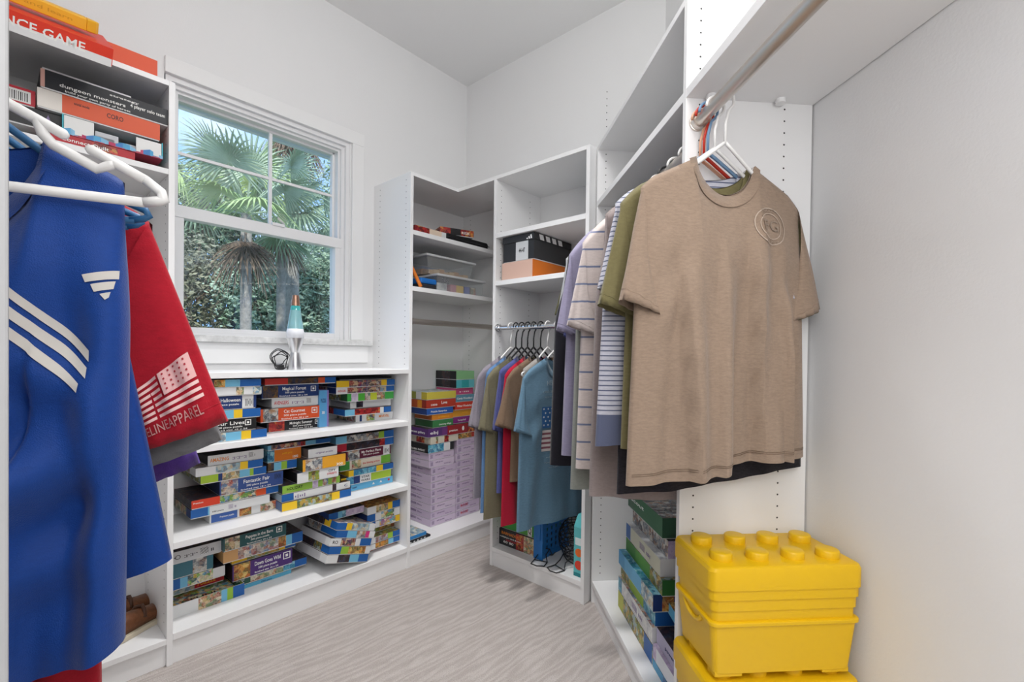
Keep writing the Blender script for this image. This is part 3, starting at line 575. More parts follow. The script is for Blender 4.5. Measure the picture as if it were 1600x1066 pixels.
zR = z0+n*h
GC = 'colourful puzzle boxes in the corner unit'
def cst(rows, zz, side_n, ztop=None):
    n = len(rows); hs = []
    for r in rows: hs.append(atY(r[3], r[4], YF+r[6]).z-atY(r[3], r[5], YF+r[6]).z)
    k = ((ztop-zz)/sum(hs)) if ztop else 1
    for i, (r, h) in enumerate(zip(rows, hs)):
        h *= k
        look, xl, xr, ref, yt, yb, ins, dep, front, op = r; yf = YF+ins
        x0 = atY(xl, (yt+yb)/2, yf).x; x1 = atY(xr, (yt+yb)/2-8, yf).x
        place_box(look, wording(i, n, side_n), GC, (x0+x1)/2, yf+dep/2, zz+.0004, x1-x0, dep, h-.0006, op.get('rot', 0), front, op.get('side'), op.get('top'), op.get('t', ())); zz += h
    return zz
cst([
 ('black box with blue beam picture', 669, 709, 669, 696, 708.5, .0, .2, [(.6, 'sea'), (.25, WHT), (.15, BLK)], dict(side=[(1, BLK)], top=BLK, t=[('DARK EVENT', .5, .3, .3, 'w', .7, 'left')])),
 ('cream box with small pictures', 673, 716, 673, 683.5, 694, .0, .2, [(.18, 'd6cfbd'), (.08, 'shops'), (.22, 'd6cfbd'), (.16, 'reds'), (.36, 'd6cfbd')], dict(side=[(.3, 'd6cfbd'), (.4, 'reds'), (.3, 'd6cfbd')])),
 ('dark violet box with white lettering', 669, 700, 669, 668, 681, .0, .2, [(.7, '55326f'), (.3, '6d3a78')], dict(side=[(1, '55326f')], t=[('ebj', .3, .5, .5, 'w', .4), ('secret gallery', .5, .5, .35, 'w', .7, 'left')])),
 ('green puzzle box', 676, 708, 676, 656.5, 667.5, .005, .17, [(1, '3d7f4a')], dict(side=[(1, '2f5f38')], t=[('charming village', .6, .4, .3, 'w', .6)])),
 ('amber orange box', 675, 708, 675, 647.5, 656, .005, .17, [(1, 'd8872a')], dict(side=[(1, 'b5622a')], t=[('brilliance', .55, .5, .35, 'y', .5)])),
 ('slim bright blue box with white title', 667, 708, 667, 638, 647.5, .0, .2, [(1, '2a5bab')], dict(side=[(1, '25407f')], t=[('Puzzle Surprise', .45, .5, .4, 'w', .6)])),
 ('brick red box with white text', 666, 712, 666, 625.5, 638, .0, .21, [(1, 'b03a28')], dict(side=[(.6, 'c0592c'), (.2, 'd98f2a'), (.2, '8d2d22')], t=[('Love', .6, .6, .5, 'w', .2), ('1000', .25, .4, .3, 'w', .2)])),
 ('mustard yellow box', 667, 712.5, 667, 613.5, 625, .0, .21, [(1, 'cfc04d')], dict(side=[(.5, '9aa04a'), (.25, WHT), (.25, 'c5b545')], top='beach'))], zL, 'left corner stack', atY(667, 613.5, YF).z)
cst([
 ('floral picture box with red end', 718, 741, 718, 675.5, 684, .0, .2, [(.8, 'fall'), (.2, 'b23a2c')], dict(side=[(1, 'fall')])),
 ('dark red box with star', 700, 742, 742, 656.5, 671, -.004, .2, [(.7, '98262c'), (.3, 'reds')], dict(side=[(1, '98262c')], t=[('●', .55, .5, .6, 'w', .08), ('premium', .2, .45, .3, 'w', .3)])),
 ('magenta purple box', 708, 738, 738, 647.5, 657, .02, .18, [(1, '8a2f80')], dict(side=[(1, '8a2f80')], t=[('hospital', .45, .5, .4, 'w', .4)])),
 ('golden orange box', 708, 738, 738, 637, 647.5, .02, .18, [(1, 'd9982c')], dict(t=[('sunny', .6, .6, .3, 'y', .3)])),
 ('orange red box with white title', 711, 741, 741, 625.5, 637, .01, .18, [(1, 'cf3f2c')], dict(t=[('Winter Wonderland', .5, .5, .4, 'w', .8)])),
 ('dusty blue box with white title', 711, 741, 741, 615, 625.5, .01, .18, [(1, '5e91a8')], dict(t=[('Candy Woodland', .5, .5, .4, 'w', .8)])),
 ('rose pink box', 711, 739, 739, 605, 615, .01, .18, [(1, 'b84a77')], dict(t=[('ı·ııı', .5, .5, .4, 'w', .5)])),
 ('turquoise box with dark picture end', 713, 741, 741, 592.5, 605, .0, .2, [(.3, '52b3bd'), (.4, '2fa0a3'), (.3, '66bcc5')], dict(side=[(.3, BLK), (.4, 'dark'), (.3, BLK)])),
 ('mint green box with dark picture end', 713, 741, 741, 579.5, 592.5, .0, .2, [(1, '86bd86')], dict(side=[(.3, BLK), (.4, 'dark'), (.3, BLK)], top='86bd86'))], zR, 'right corner stack', atY(741, 579.5, YF).z)
# flat things on the corner unit's bottom shelf
GB = 'flat activity boards on the corner floor shelf'
bx = atZ(667, 836, .1125)
t = thing('activity_board', 'thin black board under the blue box beside the bookcase divider', 'board', (bx.x-.10, bx.y+.06, .1125), .05, GB)
b = MB(); b.box((-.06, -.095, 0), (.10, .10, .012), C(BLK)); b.build('panel', t, bevel=.004); b = MB()
for k in range(5): b.box((-.05+.025*k, -.0955, .003), (-.04+.025*k, -.0950, .009), C(WHT))
b.build('printed_marks', t)
t = thing('game_box', 'slim bright blue game box lying on the black board', 'game box', (bx.x-.105, bx.y+.07, .1250), .03, GB)
card_box(t, .16, .19, .022, [(1, '2f86c9')], [(1, '2f86c9')], 'beach')
# ---- corner unit, upper shelves
ZS1, ZS2 = 1.8225, 1.5205
p = atY(647.5, 358, YA+.05); q_ = atY(697, 366, YA+.05)
place_box('white and red picture game box lying on the corner top shelf', '', None, (p.x+q_.x)/2, YA+.05+.12, ZS1, q_.x-p.x, .24, .045, .02, [(.45, 'reds'), (.4, 'e2cdb8'), (.15, WHT)], None, 'town', (), 'game_box', cat='game box')
p = atY(699, 372, YA+.04); q_ = atY(764, 388, YA+.04)
t = thing('carry_case', 'flat black zipped carry case on the corner top shelf', 'case', ((p.x+q_.x)/2, YA+.04+.13, ZS1))
b = MB(); w = q_.x-p.x; b.box((-w/2, -.13, 0), (w/2, .13, .052), mat('black_fabric', (.008, .008, .009), .8, bump=(300, .3))); b.build('body', t, bevel=.018)
b = MB(); b.tube([(-w/2-.001, -.131, .026), (w/2+.001, -.131, .026)], .0025, C('2c2c30'), 8); b.build('zip', t)
place_box('black and red game box on top of the black case', '', None, (p.x+q_.x)/2-.04, YA+.06+.1, ZS1+.0525, w*.62, .2, .042, -.35, [(.3, 'reds'), (.3, BLK), (.4, 'reds')], [(.5, BLK), (.5, 'reds')], 'reds', [('RISK', .75, .5, .5, 'w', .25)], 'game_box', cat='game box')
CLEAR = None
def clear_plastic():
    m = bpy.data.materials.new('clear_plastic'); m.use_nodes = True; t = m.node_tree; t.nodes.clear()
    o = t.nodes.new('ShaderNodeOutputMaterial'); a = t.nodes.new('ShaderNodeBsdfTransparent'); g = t.nodes.new('ShaderNodeBsdfPrincipled'); x = t.nodes.new('ShaderNodeMixShader')
    g.inputs['Base Color'].default_value = (.75, .77, .78, 1); g.inputs['Roughness'].default_value = .15; a.inputs[0].default_value = (.95, .96, .96, 1); x.inputs[0].default_value = .15
    t.links.new(a.outputs[0], x.inputs[1]); t.links.new(g.outputs[0], x.inputs[2]); t.links.new(x.outputs[0], o.inputs[0]); return m
CLEAR = clear_plastic()
def tub(name, label, cx, cy, z, w, d, h, lid=True, taper=.9, rot=0, cat='storage box'):
    t = thing(name, label, cat, (cx, cy, z), rot); b = MB()
    def ring(k, z_): return [(-w/2*k, -d/2*k, z_), (w/2*k, -d/2*k, z_), (w/2*k, d/2*k, z_), (-w/2*k, d/2*k, z_)]
    vs = ring(taper, 0)+ring(1, h)+ring(.975, h)+ring(taper*.975, .004)
    fs = [(3, 2, 1, 0), (12, 13, 14, 15)]
    for a in (0, 4, 8): fs += [(a+i, a+(i+1) % 4, a+4+(i+1) % 4, a+4+i) for i in range(4)]
    b.add(vs, fs, CLEAR); b.build('body', t, bevel=.003)
    if lid:
        b = MB(); b.box((-w/2-.012, -d/2-.012, h), (w/2+.012, d/2+.012, h+.014), mat('clear_lid', (.62, .63, .64), .2)); b.build('lid', t, bevel=.005)
    return t
p = atY(684, 437, YA+.03); q_ = atY(755, 450, YA+.03)
tb = tub('storage_box', 'low clear plastic box of craft supplies, under the larger clear bin', (p.x+q_.x)/2, YA+.03+.11, ZS2, q_.x-p.x, .22, .085, taper=.97)
w = q_.x-p.x
b = MB()
for k, (a, e, hx) in enumerate([(.02, .22, 'marks'), (.3, .42, 'c27a8a'), (.42, .58, 'e0b84a'), (.6, .72, '3d4fa0'), (.74, .86, 'shops')]): b.box((-w/2+a*w, -.095, .006), (-w/2+e*w, .05, .05), M_(hx))
b.build('contents', tb)
lettering(tb, '✳', .07, (-w*.36, -.1135, .045), C('8d9096'), 'front')
p = atY(668, 437, YA+.07); q_ = atY(744, 425, YA+.07)
tb = tub('storage_box', 'larger clear plastic bin with a lid holding tan wooden pieces', (p.x+q_.x)/2-.005, YA+.07+.13, ZS2+.1002, (q_.x-p.x)*.96, .24, .10, taper=.88)
b = MB(); w = (q_.x-p.x)*.8
for k in range(16):
    x = -w/2+w*(k % 8+.5)/8; y = -.07+.07*(k//8)
    b.box((x-.02, y-.03, .0045+.002*(k % 3)), (x+.02, y+.03, .028+.006*(k % 3)), C(['c9a277', 'd9b78c', 'b98a5e'][k % 3]))
b.build('wooden_pieces', tb); b = MB(); b.box((-w*.45, -.02, .045), (-.01, .07, .058), C('7f8fae')); b.build('grey_sheet', tb)
p = atY(657.5, 446, YA+.03); q_ = atY(687, 446, YA+.03)
t = thing('label_maker', 'small blue and black case left of the clear plastic boxes', 'case', ((p.x+q_.x)/2-.008, YA+.03+.06, ZS2), 0)
w = q_.x-p.x-.02
b = MB(); b.box((-w/2, -.055, 0), (w/2, .055, .030), C('2b2d33')); b.build('base', t, bevel=.006)
b = MB(); b.box((-w/2-.002, -.057, .030), (w/2+.002, .057, .062), C('1f6fc0')); b.build('blue_cover', t, bevel=.01)
t = thing('paddle', 'orange stick leaning against the panel on the corner shelf', 'paddle', (1.575, YA+.035, ZS2), 0)
b = MB(); b.tube([(.012, 0, .008), (-.052, .03, .150)], .010, C('e07b22'), 10); b.build('shaft', t)

# ================================================================ back wall unit
def boxX(name, label, cat, pyL, xf, yl, yr, d, z, h, front, side, top, right, texts=(), group=None, rot=0):
    return place_box(label, '', group, xf+d/2, (yl+yr)/2, z, yl-yr, d, h, -pi/2+rot, front, side, top, texts, name, right, cat)
xf = XB+.015; ya = atX(784.5, 420, xf).y; yb = atX(832, 415, xf).y; hh = atX(834, 404, xf).z-1.5575
boxX('shoe_box', 'pink shoe box with an orange end under the black shoe box', 'shoe box', 0, xf, ya, yb, .33, 1.5575, hh, [(1, 'd9b5a4')], [(1, 'd9b5a4')], 'c8a595', [(1, 'e07a2c')])
h2 = atX(835, 363, xf+.01).z-1.5575-hh
t = boxX('shoe_box', 'black shoe box with white stripes on its lid', 'shoe box', 0, xf+.005, ya-.004, yb-.004, .33, 1.558+hh, h2*.78, [(.42, '2a2b2d'), (.4, 'cfd2d4'), (.18, '2a2b2d')], [(1, '2a2b2d')], '222325', [(1, '3a3b3d')], [('44-47', .62, .5, .3, 'k', .2)])
t.children[1].name = 'body'
b = MB(); w = ya-yb+.008; d = .338; z_ = h2*.74; b.box((-w/2, -d/2, z_), (w/2, d/2, h2), C('2a2b2d')); ld = b.build('lid', t, bevel=.002)
b = MB()
for k in range(4): b.add([(w/2+.0005, -d/2+.05+.055*k, z_+.004), (w/2+.0005, -d/2+.085+.055*k, z_+.004), (w/2+.0005, -d/2+.075+.055*k, h2-.004), (w/2+.0005, -d/2+.04+.055*k, h2-.004)], [(0, 1, 2, 3)], C('e9e9e9'))
for k in range(3): x = w*.28+.013*k; b.add([(x, -d/2-.0005, z_+.005), (x+.009, -d/2-.0005, z_+.005), (x+.009-.004, -d/2-.0005, z_+.012+.007*k), (x-.004, -d/2-.0005, z_+.010+.007*k)], [(0, 1, 2, 3)], C('e9e9e9'))
b.build('stripes', ld)
# floor shelf of that unit
ZB = .1045
xf = XB+.055; y1_ = atX(780, 835, xf).y; y2_ = atX(834, 845, xf).y; h1 = atX(784, 826, xf).z-ZB
boxX('game_box', 'black game box with orange lettering on the floor shelf', 'game box', 0, xf, y1_, y2_, .26, ZB, h1, [(.5, '26272c'), (.22, 'reds'), (.28, 'shops')], [(1, BLK)], '3a3a40', [(1, 'dark')],
  [('BARNADOO', .35, .78, .24, 'o', .55), ('multiplayer track & race', .33, .55, .12, 'w', .6), ('CARTOON', .36, .4, .16, 'r', .3), ('60 80', .28, .26, .2, 'w', .3)])
boxX('game_box', 'green game box on top of the black game box', 'game box', 0, xf+.01, y1_-.005, y2_+.002, .24, ZB+h1+.0005, .062, [(.55, '3a9a3f'), (.25, '57a84a'), (.12, WHT), (.08, '3a9a3f')], [(1, '3a9a3f')], '46a546', [(1, '2f7f35')], [('Q', .86, .5, .7, 'k', .09)])
# folded blue crate standing on its edge
cx = XB+.05
yc = atX(838, 855, cx).y
t = thing('folded_crate', 'bright blue perforated plastic crate standing folded behind the wire racks', 'crate', (cx, yc-.012, ZB), 0)
BLP = mat('blue_plastic', srgb('1d6fb8'), .35)
b = MB(); b.box((0, -.022, 0), (.018, .022, .245), BLP); b.box((.018, -.022, 0), (.25, -.016, .03), BLP); b.box((.018, -.022, .215), (.25, -.016, .245), BLP)
for i in range(6):
    for j in range(6):
        b.box((.018+.0385*i, -.021, .03+.031*j), (.018+.0385*i+.026, -.017, .03+.031*j+.031), BLP)
        b.box((.018+.0385*i+.026, -.021, .03+.031*j), (.018+.0385*(i+1), -.017, .03+.031*j+.014), BLP)
b.build('side_grid', t, bevel=.0015)
b = MB(); b.box((-.004, -.03, 0), (.004, .028, .24), BLP); b.box((-.008, -.018, .1), (-.004, .012, .23), BLP); b.build('end_wall', t, bevel=.004)
BW = mat('black_wire', (.012, .012, .013), .45)
# mesh basket behind the racks
t = thing('mesh_basket', 'round black wire mesh basket behind the wire racks on the floor shelf', 'basket', (XB+.20, YR+.165, ZB), 0)
for part_, ang in (('hoops', 0), ('ribs', 1)):
    b = MB()
    if ang == 0:
        for k in range(10):
            a = -.9+1.8*k/9; r = .10*sqrt(max(.02, 1-(a*.88)**2)); z = .105+.1*a*1.0
            b.tube([(r*cos(q*pi/10), r*sin(q*pi/10), z) for q in range(20)], .0022, BW, 5, closed=True)
    else:
        for k in range(18):
            f = 2*pi*k/18
            b.tube([(.10*sqrt(max(.02, 1-(a*.88)**2))*cos(f+a*.5), .10*sqrt(max(.02, 1-(a*.88)**2))*sin(f+a*.5), .105+.1*a) for a in [-.9+1.8*i/8 for i in range(9)]], .0022, BW, 5)
    b.build(part_, t)
# folding wire display racks lying on the shelf
def wire_rack(label, x, y, rz):
    t = thing('wire_rack', label, 'wire rack', (x, y, ZB), rz, 'black wire racks on the floor shelf')
    for s in (-1, 1):
        b = MB(); z = .004
        pts = [(-.10, .035*s, z), (-.05, .035*s, z), (-.03, .02*s, .03), (0, .03*s, .05), (.03, .035*s, .008), (.08, .035*s, z), (.10, .02*s, z), (.105, 0, z)]
        b.tube(pts, .0028, BW, 6); b.build('side_loop', t, smooth=True)
    b = MB(); b.tube([(-.10, -.035, .004), (-.112, 0, .004), (-.10, .035, .004)], .0028, BW, 6); b.tube([(0, -.03, .05), (0, .03, .05)], .0024, BW, 6); b.tube([(-.05, -.034, .004), (-.05, .034, .004)], .0024, BW, 6); b.tube([(.03, -.034, .008), (.03, .034, .008)], .0024, BW, 6); b.build('crossbars', t, smooth=True)
wire_rack('black wire rack lying nearest the blue crate on the floor shelf', XB+.085, YL-.31, radians(18))
wire_rack('black wire rack lying nearest the aqua carton on the floor shelf', XB+.09, YR+.155, radians(-14))
ya = atX(895, 850, XB+.03).y
t = thing('carton', 'tall aqua carton with orange circles at the right end of the floor shelf', 'carton', (XB+.03+.05, (ya+YR+T)/2-.002, ZB), 0)
w2 = (ya-(YR+T))/2-.003; AQ = C('5fbcc0'); b = MB(); b.box((-.05, -w2, 0), (.05, w2, .235), AQ); b.build('body', t, bevel=.003)
b = MB(); b.prism([(-.05, -w2), (.05, -w2), (.05, w2), (-.05, w2)], 0, .001, AQ); b.v = b.v[:4]+[(x*.3, y, .05) for x, y in [(-.05, -w2), (.05, -w2), (.05, w2), (-.05, w2)]]
tp = b.build('gable_top', t); tp.location.z = .235
b = MB()
for z, r, c in ((.055, .022, 'd9432f'), (.115, .02, 'e5702c')): b.tube([(-.0502, 0, z), (-.0508, 0, z)], r, C(c), 18)
b.box((-.0506, -w2*.7, .15), (-.05, w2*.7, .185), C('dfeeee')); b.box((-.0506, -w2*.95, 0), (-.05, w2*.95, .018), C('1f7f86'))
b.build('printed_front', t)

# ================================================================ angled wall: games at the foot, yellow bins
GCX = 'board games at the foot of the angled wall'
ZF = .1045
def boxC(label, s0, s1, l0, d, z, h, front, near, top, texts=(), rot=0, name='game_box', far=None):
    c = CW((s0+s1)/2, l0+d/2, z)
    return place_box(label, '', GCX, c.x, c.y, z, abs(s1-s0), d, h, TH+pi+rot, front, far or [(1, front[0][1])], top, texts, name, near, 'game box')
sa = atL(966, 900, LC+.055)[0]
L0 = LC+.055
zz = ZF
HK_ = 1.17
rowsC = [
 ('jungle picture game box at the bottom of the far stack', .061, [(.18, 'b5b63a'), (.62, 'jungle'), (.2, BLUE)], [(1, 'beach')], 'jungle', 0, 0),
 ('white edged savanna game box, second up in the far stack', .050, [(.12, 'sea'), (.88, 'marks')], [(.3, WHT), (.4, 'cats'), (.3, WHT)], 'town', .0, 0),
 ('lime dinosaur game box, third up in the far stack', .050, [(.3, 'jungle'), (.4, '8fb63a'), (.3, 'sea')], [(1, BLUE)], 'jungle', .01, 0),
 ('pale blue game box with navy end, fourth up in the far stack', .052, [(.2, '4f97c4'), (.5, '6ab0d6'), (.3, 'beach')], [(.12, NVY), (.15, 'fall'), (.1, NVY), (.15, 'marks'), (.48, NVY)], 'sea', -.005, .03),
 ('green game box with leaf picture, fifth up in the far stack', .048, [(.3, '3f7f35'), (.4, '57963f'), (.3, 'jungle')], [(1, '2f6b34')], 'jungle', .02, -.02),
 ('white game box with cream side, sixth up in the far stack', .052, [(.15, '4a6fa8'), (.85, 'c9c9b4')], [(.3, WHT), (.3, 'toons'), (.4, WHT)], 'marks', .02, .02),
 ('car racing picture game box, seventh up in the far stack', .055, [(1, 'cats')], [(.2, 'lilac'), (.8, 'cats')], 'dark', .045, .03),
 ('dark green game box at the top of the far stack', .062, [(.2, '4a6b55'), (.8, '41704f')], [(1, '38614a')], 'cats', .03, .0)]
for i, (lb, h, fr, nr, tp, dl, ds) in enumerate(rowsC):
    s0 = sa-.004-abs(ds)*.5-(.02 if i > 3 else 0); d = min(.27, LW-.012-(L0+dl))
    boxC(lb, s0, s0-.37+(.02 if i > 4 else 0), L0+dl, d, zz, h*HK_-.0006, fr, nr, tp, [('Scout', .3, .6, .3, 'w', .4)] if i == 7 else [('▒ ısı', .6, .5, .4, 'p', .3)] if i in (1, 5) else ()); zz += h*HK_
s1 = sa-.004-.375-.004; wN = s1-(S0+T+.004)
zz = ZF
for i, (lb, h, fr, nr, tp, dl) in enumerate([
 ('slim sky blue game box at the bottom of the near stack', .030, [(.3, '4f9fcb'), (.7, '5377a6')], [(1, '5377a6')], 'sea', 0),
 ('white game box with a barcode, second up in the near stack', .052, [(.1, 'lilac'), (.8, 'e3e6ec'), (.1, 'marks')], [(1, WHT)], 'lilac', 0),
 ('lilac game box with a dark picture, third up in the near stack', .055, [(1, 'b3aec9')], [(1, 'a9a5c0')], 'dark', .012)]):
    boxC(lb, s1, s1-wN, L0+dl, min(.27, LW-.012-L0-dl), zz, h-.0006, fr, nr, tp, [('power games', .5, .5, .3, 'n', .5)] if i == 2 else [('|||ı|', .93, .5, .4, 'k', .1)] if i == 1 else ()); zz += h
t = boxC('tilted light blue game box leaning on the near stack', s1+.02, s1-wN+.01, L0+.05, .24, zz+.002, .04, [(1, '5db3dc')], [(1, '5db3dc')], 'fall'); t.rotation_euler = (radians(-0), radians(9), TH+pi); t.location.z += .024
# yellow stacking bins
YE = mat('yellow_plastic', srgb('e6b80f'), .38, bump=(400, .03))
def rrect(w, d, r, n=5):
    out = []
    for cx, cy, a0 in ((w/2-r, d/2-r, 0), (-w/2+r, d/2-r, pi/2), (-w/2+r, -d/2+r, pi), (w/2-r, -d/2+r, 3*pi/2)):
        out += [(cx+r*cos(a0+pi/2*k/n), cy+r*sin(a0+pi/2*k/n)) for k in range(n+1)]
    return out
def loft(b, rings, m, cap0=True, cap1=True):
    vs = []; n = len(rings[0][0])
    for pts, z in rings: vs += [(x, y, z) for x, y in pts]
    fs = []
    for i in range(len(rings)-1): fs += [(i*n+j, i*n+(j+1) % n, (i+1)*n+(j+1) % n, (i+1)*n+j) for j in range(n)]
    if cap0: fs.append(tuple(reversed(range(n))))
    if cap1: fs.append(tuple((len(rings)-1)*n+j for j in range(n)))
    b.add(vs, fs, m)
WB, DB = .362, .196
def brick_bin(label, z):
    c = CW(1.0955, .7225, z)
    t = thing('storage_bin', label, 'storage bin', c, TH-pi/2, 'yellow stacking storage bins')
    b = MB()   # body: tapered tub with four feet
    loft(b, [(rrect(WB-.030, DB-.024, .012), .008), (rrect(WB-.006, DB-.006, .016), .122), (rrect(WB+.004, DB+.004, .018), .124), (rrect(WB+.004, DB+.004, .018), .132), (rrect(WB-.006, DB-.006, .016), .134)], YE)
    for x in (-1, 1):
        for y in (-1, 1): b.box((x*(WB/2-.05)-.033, y*(DB/2-.03)-.016, 0), (x*(WB/2-.05)+.033, y*(DB/2-.03)+.016, .012), YE)
    o = b.build('body', t, bevel=.0015); 
    b = MB()   # lid: three stepped bands and a flat top
    loft(b, [(rrect(WB-.012, DB-.012, .016), .132), (rrect(WB-.012, DB-.012, .016), .158), (rrect(WB-.005, DB-.005, .017), .1584), (rrect(WB-.005, DB-.005, .017), .184), (rrect(WB+.002, DB+.002, .018), .1844), (rrect(WB+.002, DB+.002, .018), .207), (rrect(WB+.010, DB+.008, .02), .2075), (rrect(WB+.010, DB+.008, .02), .250), (rrect(WB+.002, DB+.002, .018), .258), (rrect(WB-.006, DB-.006, .016), .260)], YE)
    b.build('lid', t); auto_smooth(t.children[-1], 25)
    for i in range(4):
        for j in range(2):
            b = MB(); x, y = (i-1.5)*WB/4.05, (j-.5)*DB/2.05
            b.lathe([(.0255, .259), (.0255, .259+.016), (.0235, .259+.0185), (.021, .2785), (0, .2785)], YE, 24, (x, y, 0)); auto_smooth(b.build('stud', t), 50)
    for s in (-1, 1):
        b = MB(); b.tube([(s*(WB/2-.004), .045*cos(q*pi/8), .128-.03*sin(q*pi/8)) for q in range(9)], .006, YE, 8); b.build('handle', t, smooth=True)
    return t
brick_bin('yellow storage bin with eight studs, lower one of the two', .1455)
brick_bin('yellow storage bin with eight studs, upper one of the two', .1455+.2785-.0055)

# ================================================================ lava lamp on the bookcase
lp_ = atZ(461, 578, 1.0735)
t = thing('lava_lamp', 'silver lava lamp with teal liquid in front of the window', 'lava lamp', (lp_.x, lp_.y, 1.0735))
zs = (atY(459, 461, lp_.y).z-1.0735)/.40
sl = mat('brushed_aluminium', (.72, .72, .73), .3, 1)
k = zs
b = MB(); b.lathe([(.040*k, 0), (.041*k, .004*k), (.024*k, .085*k), (.022*k, .092*k)], sl, 32); auto_smooth(b.build('base', t))
b = MB(); b.lathe([(.022*k, .092*k), (.042*k, .165*k), (.043*k, .170*k)], sl, 32); auto_smooth(b.build('cup', t))
lq = mat('pale_blue_liquid', srgb('9fd6dc'), .08, trans=.35, spec=.6)
b = MB(); b.lathe([(.041*k, .168*k), (.042*k, .205*k), (.022*k, .345*k)], lq, 32); auto_smooth(b.build('glass_bottle', t)).data.materials[0] = lq
b = MB(); b.lathe([(.0425*k, .169*k), (.0435*k, .205*k), (.036*k, .235*k), (.02*k, .23*k)], mat('white_wax', (.85, .87, .92), .2), 32); b.build('wax', t, smooth=True)
b = MB(); b.lathe([(.0325*k, .262*k), (.0230*k, .342*k)], mat('teal_wax', srgb('3f9fa0'), .2), 32); b.build('teal_liquid', t, smooth=True)
b = MB(); b.lathe([(.023*k, .342*k), (.0165*k, .398*k), (.014*k, .40*k), (0, .40*k)], mat('copper_cap', (.42, .25, .18), .35, 1), 32); auto_smooth(b.build('cap', t))
t = thing('power_cord', 'coiled black cord with plug beside the lava lamp', 'cord', (lp_.x-.055, lp_.y+.03, 1.0735))
b = MB(); pts = []
for i in range(90):
    a = i/90*2*pi*3.6; r = .032+.012*sin(a*.37)
    pts.append((r*cos(a)+.004*sin(i), .02*sin(a*1.3), .048+r*1.15*sin(a)))
pts = [(x, y, max(.004, z)) for x, y, z in pts]
b.tube(pts, .0022, BW, 6); b.build('cable', t, smooth=True)
b = MB(); b.box((-.014, -.012, .0), (.014, .012, .024), BW); b.build('plug', t, bevel=.004)

# ================================================================ board games in the left tall unit
GG = 'board games in the left tall unit'
def boxG(label, pxl, pxr, yl_, z, h, d, front, side=None, top='dark', texts=(), rot=0, name='game_box', ymid=150, x0=None):
    a = atY(pxl, ymid, YA+yl_).x if x0 is None else x0; e = atY(pxr, ymid, YA+yl_).x
    return place_box(label, '', GG, (a+e)/2, YA+yl_+d/2, z, e-a, d, h-.0006, rot, front, side, top, texts, name, None, 'game box')
zt_ = ZT+.0003
def zG(px, py, yl_): return atY(px, py, YA+yl_).z
boxG('long flat orange game box on top of the left tall unit', 12, 246, .02, zt_, zG(246, 95, .02)-zt_, .26, [(1, 'd9512a')], [(1, 'd9512a')], 'c84a22', ymid=100, x0=.02)
tl = radians(33)
w_ = atY(172, 105, YA-.12).x+.15
t = place_box('red and white science game box tipping over the front of the top board', '', GG, -.15+w_/2, YA-.034, ZT+.002, w_, .24, .052, 0, [(1, 'e03a22')], [(1, 'e03a22')], 'e03a22', [('SCIENCE GAME', .56, .5, .66, 'w', .57)], 'game_box', [(1, 'e03a22')], 'game box')
t.rotation_euler = (tl, 0, 0); t.children[0].scale.z = 1; t.location = (-.15+w_/2, YA-.062*cos(tl), ZT-.062*sin(tl)+.0005)
b = MB(); b.box((-w_/2+.002, -.1205, -.0005), (w_/2-.002, -.112, .022), C('e8e8e8')); b.build('tray_front', t)
yl = w_-.02
ye = thing('ruler_box', 'long yellow pencil shaped box lying on the red game box', 'box', (-.15+yl/2-.005, YA-.098, ZT+.012), 0, GG); ye.rotation_euler = (tl, 0, 0)
b = MB(); b.box((-yl/2, -.026, 0), (yl/2-.03, .026, .034), C('efb52a')); b.prism([(yl/2-.03, -.026), (yl/2-.008, -.012), (yl/2, 0), (yl/2-.008, .012), (yl/2-.03, .026)], 0, .034, C('efb52a')); yb_o = b.build('body', ye, bevel=.003)
lettering(yb_o, 'measure and learn', .014, (.03, -.0264, .017), C('d49a1c'), 'front', .2)
ZG0 = 1.8125
t = boxG('flat red word game box under the crushed aqua box', 62, 211, .012, ZG0, .030, .24, [(.45, 'b3202c'), (.35, 'reds'), (.2, 'b3202c')], None, 'b3202c', [('Connect Quilt', .45, .5, .55, 'w', .5)], ymid=235)
# crushed open aqua box
a = atY(98, 200, YA+.005).x; e = atY(255, 240, YA+.005).x; w = e-a
t = thing('game_box', 'crushed open aqua game box with white end flaps', 'game box', ((a+e)/2, YA+.005+.05, ZG0+.0305), -.01, GG)
AQ2 = C('45bccd'); b = MB()
b.box((-w/2, -.045, 0), (w/2, .045, .003), C('b8435a')); b.box((-w/2, .042, 0), (w/2, .045, .05), AQ2); b.box((-w/2, -.045, .003), (-w/2+.003, .045, .062), AQ2); b.box((w/2-.003, -.045, .003), (w/2, .045, .058), AQ2)
n_ = 14
for i in range(n_):
    x0_ = -w/2+w*i/n_; x1_ = x0_+w/n_; za = .016+.006*sin(i*1.7); zb = .016+.006*sin((i+1)*1.7); ya_ = -.045-.004*sin(i*2.3); yb_ = -.045-.004*sin((i+1)*2.3)
    b.add([(x0_, ya_, .001), (x1_, yb_, .001), (x1_, yb_, zb), (x0_, ya_, za)], [(0, 1, 2, 3)], [C('5aa9d6'), C('8fc3e2'), C('c2466b'), C('3c7fc0')][i % 4])
b.build('body', t)
b = MB(); b.box((-w/2+.004, -.044, .006), (-w/2+.075, -.042, .060), C('e6e6e4')); b.build('end_flap', t); b = MB(); b.box((w/2-.075, -.044, .006), (w/2-.004, -.042, .054), C('e6e6e4')); b.build('end_flap', t)
b = MB(); b.box((-w/2+.08, -.02, .004), (-w/2+.14, .03, .045), C('c9ccd0')); b.box((-.05, -.02, .004), (.0, .03, .03), C('a9adb3')); b.box((.03, -.02, .004), (.09, .03, .03), C('d5d7da')); b.build('inserts', t)
zo = ZG0+.094
